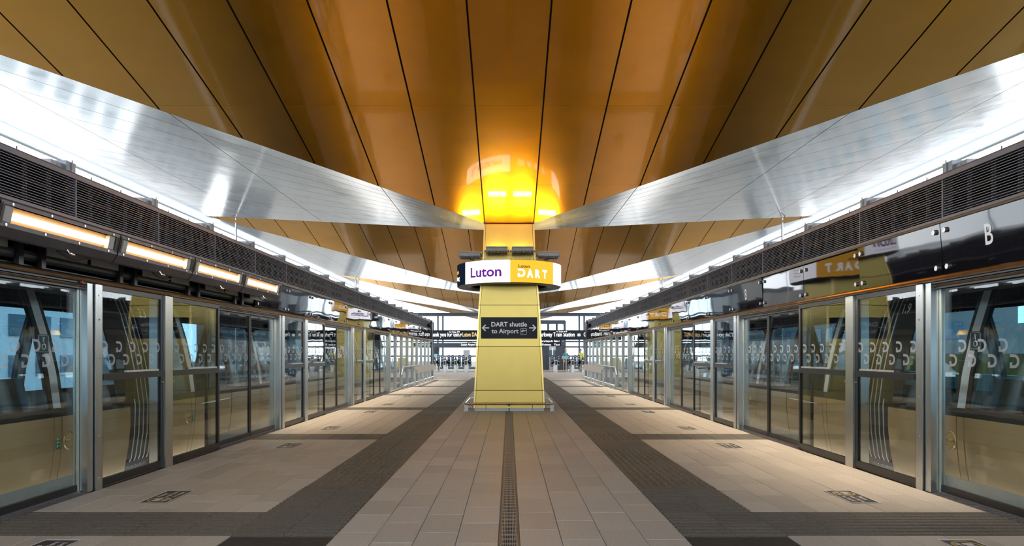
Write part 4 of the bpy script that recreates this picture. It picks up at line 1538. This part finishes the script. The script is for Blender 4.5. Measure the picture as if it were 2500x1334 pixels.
def make_gate(x, label):
    t = thing('ticket_gate', label, 'ticket gate', (x, 54, 0), 'ticket gates across the concourse')
    MB().box(-0.10, 0.10, -0.9, 0.9, 0, 0.92).box(-0.105, 0.105, -0.92, 0.92, 0, 0.04).build('cabinet', M['steel_rough'], t)
    MB().box(-0.11, 0.11, -0.95, 0.95, 0.92, 0.99).build('top', M['gatenavy'], t)
    MB().box(-0.07, 0.07, -0.955, -0.90, 0.55, 0.86).build('reader', M['black'], t)
    MB().lathe([(0.001, 0.16), (0.06, 0.14), (0.075, 0.08), (0.06, 0.0)], 12, (0, -0.5, 0.99)).build('beacon', M['darkgrey'], t)
    for sx in (-1, 1):
        for q in range(1):
            cx = sx * 0.26
            p = MB()
            pts = []
            for i in range(9): pts.append((cx + 0.115 * math.cos(PI * i / 8), 0.0, 1.20 + 0.115 * math.sin(PI * i / 8)))
            for i in range(9): pts.append((cx - 0.115 * math.cos(PI * i / 8), 0.0, 0.50 - 0.115 * math.sin(PI * i / 8)))
            p.prism(pts, (0, 0.03, 0))
            p.box(min(0.1 * sx, cx), max(0.1 * sx, cx), 0.0, 0.03, 0.62, 0.86)
            pd = p.build('paddle', M['gatenavy'], t)
            ic = MB()
            for z in (1.17, 0.80, 0.52):
                ic.add([(cx + 0.06 * math.cos(2 * PI * i / 12), -0.004, z + 0.06 * math.sin(2 * PI * i / 12)) for i in range(12)], [tuple(range(12))])
            ic.box(cx - 0.06, cx + 0.06, -0.004, -0.001, 0.96, 1.04)
            ic.build('pictogram', M['gateicon'], pd)
    return t


for x, lab in gates: make_gate(x, lab)
wb = MB().box(-6.8, 6.8, 53.2, 53.22, 0.0, 0.03)
wb.build('gate_line_strip', M['copper'], floor)
wb = MB().box(-6.8, 6.8, 55.3, 55.32, 0.0, 0.9)
# end facade
fc = empty('wall_back', kind='structure')
YF = 64.0
for x in (-13, -10.4, -8.2, -6.55, -6.1, -2.2, 0.0, 2.2, 6.45, 6.9, 8.6, 11, 13):
    MB().box(x - 0.075, x + 0.075, YF, YF + 0.2, 0, 5.0).build('mullion', M['facade'], fc)
for z in (0.0, 1.10, 1.95, 2.45, 3.35, 4.85):
    MB().box(-13, 13, YF + 0.02, YF + 0.16, z, z + (0.30 if z == 4.85 else 0.14)).build('transom', M['facade'], fc)
pan = [-13, -10.4, -8.2, -6.1, -2.2, 2.2, 6.9, 11, 13]
for i in range(len(pan) - 1):
    MB().box(pan[i] + 0.08, pan[i + 1] - 0.08, YF + 0.08, YF + 0.095, 0.14, 4.85).build('pane', M['glass_clear'], fc)
# dark columns at the ends of the screens
for s in (-1, 1):
    for q, x in enumerate((4.75, 5.25, 5.7)):
        MB().box(s * (x - 0.09), s * (x + 0.09), 43.0 + 0.9 * q, 43.25 + 0.9 * q, 0, 3.35).build('steel_stanchion', M['facade'], fc)
# lift tower right
lt = thing('lift_tower', 'dark framed glass lift tower with double doors behind the gates', 'lift', (3.75, 60, 0))
for x in (-1.1, -0.38, 0.36, 1.05):
    MB().box(x - 0.09, x + 0.09, 0, 0.2, 0, 4.2).build('post', M['facade'], lt)
for z in (2.15, 2.5, 3.95):
    MB().box(-1.19, 1.14, -0.03, 0.21, z, z + 0.28).build('beam', M['facade'], lt)
MB().box(-1.1, 1.05, 0.1, 0.11, 2.78, 3.95).build('pane', M['glass_clear'], lt)
for x in (-0.36, 0.0):
    d = MB().box(x + 0.01, x + 0.35, 0.05, 0.08, 0.02, 2.1).build('lift_door', M['steel'], lt)
    MB().box(x + 0.05, x + 0.31, 0.035, 0.05, 1.1, 1.7).build('vision_panel', M['bldgwin'], d)
MB().box(-1.1, -0.4, 0.05, 0.08, 0, 2.15).box(0.4, 1.05, 0.05, 0.08, 0, 2.15).build('side_panel', M['facade'], lt)
MB().box(-1.15, 1.1, 0.2, 2.2, 4.2, 4.3).box(-1.15, -1.05, 0.2, 2.2, 0, 4.2).box(1.0, 1.1, 0.2, 2.2, 0, 4.2).build('shaft', M['facade'], lt)
# pale blue slanted panels by the right screen end
for q in range(3):
    t = MB().prism([(0, 0, 0), (0.32, 0, 0), (0.42, 0, 0.95), (0.28, 0, 1.1), (0.05, 0, 1.0)], (0, 0.06, 0)).build('blue_vane', M['liftblue'], loc=(5.55 + 0.36 * q, 48.5 + 0.3 * q, 1.45))
    tag(t, 'pale blue slanted panel behind the right end post, %s from the column' % ['first', 'second', 'third'][q], 'panel', 'pale blue panels')
    MB().box(0.12, 0.18, 0.0, 0.06, -1.45, 0.0).build('stand', M['facade'], t)
nb = thing('notice_board', 'grey notice board on a stand behind the left ticket gates', 'notice board', ((1139 - 1243) * 57 / 1700, 57, 0))
MB().box(-0.27, 0.27, 0, 0.03, 0.85, 1.7).build('board', M['noticegrey'], nb)
for x in (-0.2, 0.2):
    MB().box(x - 0.015, x + 0.015, 0.03, 0.06, 0, 1.6).box(x - 0.02, x + 0.02, -0.2, 0.25, 0, 0.02).build('leg', M['steel'], nb)
# two bikes-like hoops seen as yellow and white bars at the right gates
for q, (px, mt, lab) in enumerate(((1376, 'yellowbar', 'yellow barrier post among the right ticket gates'), (1383, 'white', 'white barrier post among the right ticket gates'))):
    t = thing('barrier_post', lab, 'post', ((px - 1243) * 53 / 1700, 53.0 + 0.3 * q, 0))
    MB().tube([(0, 0, 0.02), (0, 0, 1.0)], 0.02, 8).build('pole', M[mt], t)
    MB().lathe([(0.001, 0.03), (0.12, 0.02), (0.13, 0.0)], 16).build('foot', M['black'], t)
    MB().box(-0.14, 0.14, -0.01, 0.01, 1.0, 1.22).build('plate', M['gateicon'], t)
# dark machines by the left screen end
for q, (px, Y, h, lab) in enumerate(((1062, 58.5, 1.95, 'tall dark ticket machine with a red light beyond the left screen end'), (1436, 58.5, 1.85, 'tall dark ticket machine beyond the right screen end'))):
    t = thing('ticket_machine', lab, 'ticket machine', ((px - 1243) * Y / 1700, Y, 0))
    MB().prism([(-0.32, 0.25, 0), (-0.32, 0.9, 0), (-0.32, 0.9, h), (-0.32, 0.4, h), (-0.32, 0.0, h * 0.72), (-0.32, 0.0, 0)], (0.64, 0, 0)).build('cabinet', M['facade'], t)
    MB().prism([(-0.2, -0.012, h * 0.45), (-0.2, -0.002, h * 0.45), (-0.2, -0.002, h * 0.7), (-0.2, -0.012, h * 0.7)], (0.4, 0, 0)).build('screen', M['liftblue'], t)
    MB().box(-0.12, 0.12, -0.02, 0.0, h * 0.30, h * 0.38).build('tray', M['red'], t)


# people beyond the gates
def person(label, x, y, hair, top, rotz):
    t = thing('person', label, 'person', (x, y, 0))
    t.rotation_euler = (0, 0, rotz)
    V = [(0, 0, 0.98), (0, 0, 1.15), (0, 0.01, 1.36), (0, 0, 1.47), (0, -0.01, 1.56), (0, -0.015, 1.66), (0, 0, 1.73),
         (-0.10, 0, 0.93), (-0.11, -0.01, 0.50), (-0.11, 0.02, 0.09), (-0.11, -0.12, 0.04),
         (0.10, 0, 0.93), (0.11, 0.02, 0.50), (0.11, 0.04, 0.09), (0.11, -0.10, 0.04),
         (-0.19, 0, 1.40), (-0.24, 0.02, 1.12), (-0.22, -0.08, 0.88), (-0.21, -0.11, 0.79),
         (0.19, 0, 1.40), (0.24, 0.02, 1.12), (0.22, -0.10, 0.90), (0.21, -0.14, 0.81)]
    E = [(0, 1), (1, 2), (2, 3), (3, 4), (4, 5), (5, 6), (0, 7), (7, 8), (8, 9), (9, 10), (0, 11), (11, 12), (12, 13), (13, 14),
         (2, 15), (15, 16), (16, 17), (17, 18), (2, 19), (19, 20), (20, 21), (21, 22)]
    R = [(0.15, 0.11), (0.14, 0.10), (0.17, 0.11), (0.055, 0.055), (0.075, 0.085), (0.08, 0.10), (0.055, 0.07),
         (0.09, 0.09), (0.06, 0.06), (0.042, 0.042), (0.035, 0.03), (0.09, 0.09), (0.06, 0.06), (0.042, 0.042), (0.035, 0.03),
         (0.062, 0.062), (0.045, 0.045), (0.034, 0.034), (0.035, 0.022), (0.062, 0.062), (0.045, 0.045), (0.034, 0.034), (0.035, 0.022)]
    me = bpy.data.meshes.new('body')
    me.from_pydata(V, E, [])
    ob = bpy.data.objects.new('body', me)
    COL.objects.link(ob)
    sk = ob.modifiers.new('skin', 'SKIN')
    for i, r in enumerate(R): me.skin_vertices[0].data[i].radius = r
    me.skin_vertices[0].data[0].use_root = True
    ob.modifiers.new('sub', 'SUBSURF').levels = 2
    dg = bpy.context.evaluated_depsgraph_get()
    m2 = bpy.data.meshes.new_from_object(ob.evaluated_get(dg))
    bpy.data.objects.remove(ob)
    for mm in (M['skin'], M[top], M['cloth_dark']): m2.materials.append(mm)
    for p in m2.polygons:
        z = p.center.z
        ax = abs(p.center.x)
        p.material_index = 0 if (z > 1.46 or (ax > 0.17 and z < 0.9)) else (1 if z > 0.95 or ax > 0.17 else 2)
        p.use_smooth = True
    b = bpy.data.objects.new('body', m2)
    COL.objects.link(b)
    b.parent = t
    hm = MB().lathe([(0.001, 0.115), (0.05, 0.10), (0.088, 0.05), (0.095, -0.01), (0.08, -0.07)], 16)
    hm.v = [(v[0], v[1] * 1.1 + 0.022, v[2] + 1.695) for v in hm.v]
    hm.build('hair', M[hair], t, smooth=True)
    fc_ = MB()
    for sx in (-1, 1):
        fc_.tube([(sx * 0.032, -0.105, 1.645), (sx * 0.032, -0.114, 1.645)], 0.010, 8)
    fc_.build('eyes', M['black'], t)
    MB().prism([(-0.012, -0.105, 1.61), (0.012, -0.105, 1.61), (0, -0.132, 1.612), (0, -0.108, 1.65)], (0, 0.012, 0)).build('nose', M['skin'], t)
    MB().box(-0.022, 0.022, -0.104, -0.098, 1.575, 1.583).build('mouth', M['red'], t)
    for sx in (-1, 1):
        h = MB()
        for q in range(4):
            h.tube([(sx * 0.215 + (q - 1.5) * 0.013, -0.12, 0.775), (sx * 0.215 + (q - 1.5) * 0.015, -0.135, 0.735), (sx * 0.215 + (q - 1.5) * 0.015, -0.125, 0.705 + 0.006 * abs(q - 1.5))], 0.0075, 6)
        h.tube([(sx * 0.19, -0.12, 0.80), (sx * 0.168, -0.14, 0.775), (sx * 0.17, -0.145, 0.75)], 0.009, 6)
        h.build('hand', M['skin'], t, smooth=True)
    return t


person('blonde person in a teal top standing beyond the right ticket gates', (1381.5 - 1243) * 56.5 / 1700, 56.5, 'hair_blonde', 'cloth_teal', 0.5)
person('brown haired person in a yellow hi-vis vest beyond the right ticket gates', (1417.5 - 1243) * 57 / 1700, 57, 'hair_brown', 'cloth_vest', -0.4)

# ------------------------------------------------------------------ outside, seen through the glass
M['bldg2'] = pm('grey_brick_render', (0.20, 0.19, 0.18), 0.8, 0, var=0.10, scale=0.5)
M['bldg3'] = pm('dark_cladding', (0.055, 0.06, 0.065), 0.6, 0, var=0.10, scale=0.5)
for s, x, y0, L, H, mt, lab in (
        (-1, 30, 34, 16, 6.0, 'bldg', 'white rendered building with window rows outside the left platform'),
        (-1, 38, 58, 22, 7.5, 'bldg2', 'grey building with window rows further along outside the left platform'),
        (-1, 46, 6, 24, 6.5, 'bldg3', 'dark clad building with window rows outside the left platform'),
        (1, 34, 30, 14, 6.0, 'bldg', 'white rendered building with window rows outside the right platform'),
        (1, 30, 52, 24, 7.5, 'bldg2', 'grey building with window rows further along outside the right platform'),
        (1, 48, 4, 22, 6.5, 'bldg3', 'dark clad building with window rows outside the right platform')):
    t = thing('building', lab, 'building', (s * x, y0, -1.2))
    MB().box(0, s * 8, 0, L, 0, H).build('wall', M[mt], t)
    n = int(L / 2.4)
    wm = mesh_only(MB().box(-0.05, 0.08, -0.7, 0.7, 0, 1.3), 'window', M['bldgwin'])
    for r in range(2):
        for k in range(n):
            inst(wm, (0, 1.2 + 2.4 * k, 1.2 + 2.5 * r), t, 'window')
            if y0 > 20: inst(wm, (s * (0.8 + 2.4 * (k % 3)), 0, 1.2 + 2.5 * r), t, 'window', PI / 2)
    MB().box(-s * 0.2, s * 8.2, -0.2, L + 0.2, H, H + 0.25).build('parapet', M['eave'], t)
hd = thing('hoarding', 'teal and yellow hoarding outside, seen through the right train windows', 'hoarding', (13.5, 10, -1.2))
for k in range(6):
    MB().box(0, 0.05, 2.4 * k + 0.01, 2.4 * k + 2.39, 1.0, 2.0).build('teal_panel', M['teal'], hd)
    MB().box(0, 0.05, 2.4 * k + 0.01, 2.4 * k + 2.39, 2.02, 2.6).build('yellow_panel', M['yellowboard'], hd)
    MB().box(0.05, 0.12, 2.4 * k - 0.05, 2.4 * k + 0.05, 0, 2.6).build('post', M['steel_rough'], hd)
for s in (-1, 1):
    o = MB().box(s * 8.6, s * 8.8, -20, 70, -1.2, -0.3).build('parapet', M['concrete'])
    o['kind'] = 'structure'

# blocks added in the distance on both sides to darken the silver soffits' reflections
for s, nm in ((-1, 'added_blocks_left'), (1, 'added_blocks_right')):
    sk = empty(nm, kind='structure')
    for (x, y, wx, ly, h, mt) in ((23, 84, 9, 8, 7.5, 'bldg2'), (37, 98, 7, 10, 10, 'bldg3'), (48, 90, 10, 12, 8, 'bldg'), (30, 122, 12, 10, 11, 'bldg3'), (60, 74, 8, 12, 5, 'bldg2')):
        MB().box(s * x, s * (x + wx), y, y + ly, -1.2, h).build('block', M[mt], sk)
    tw = empty('trackside_wall_left' if s < 0 else 'trackside_wall_right', kind='structure')
    for k in range(15):
        MB().box(s * 9.2, s * 9.35, 25 + 2.5 * k + 0.01, 25 + 2.5 * k + 2.49, -1.2, 0.95).build('wall_panel', M['facade'], tw)
    MB().box(s * 9.15, s * 9.4, 25, 62.5, 0.95, 1.03).build('coping', M['bracket'], tw)
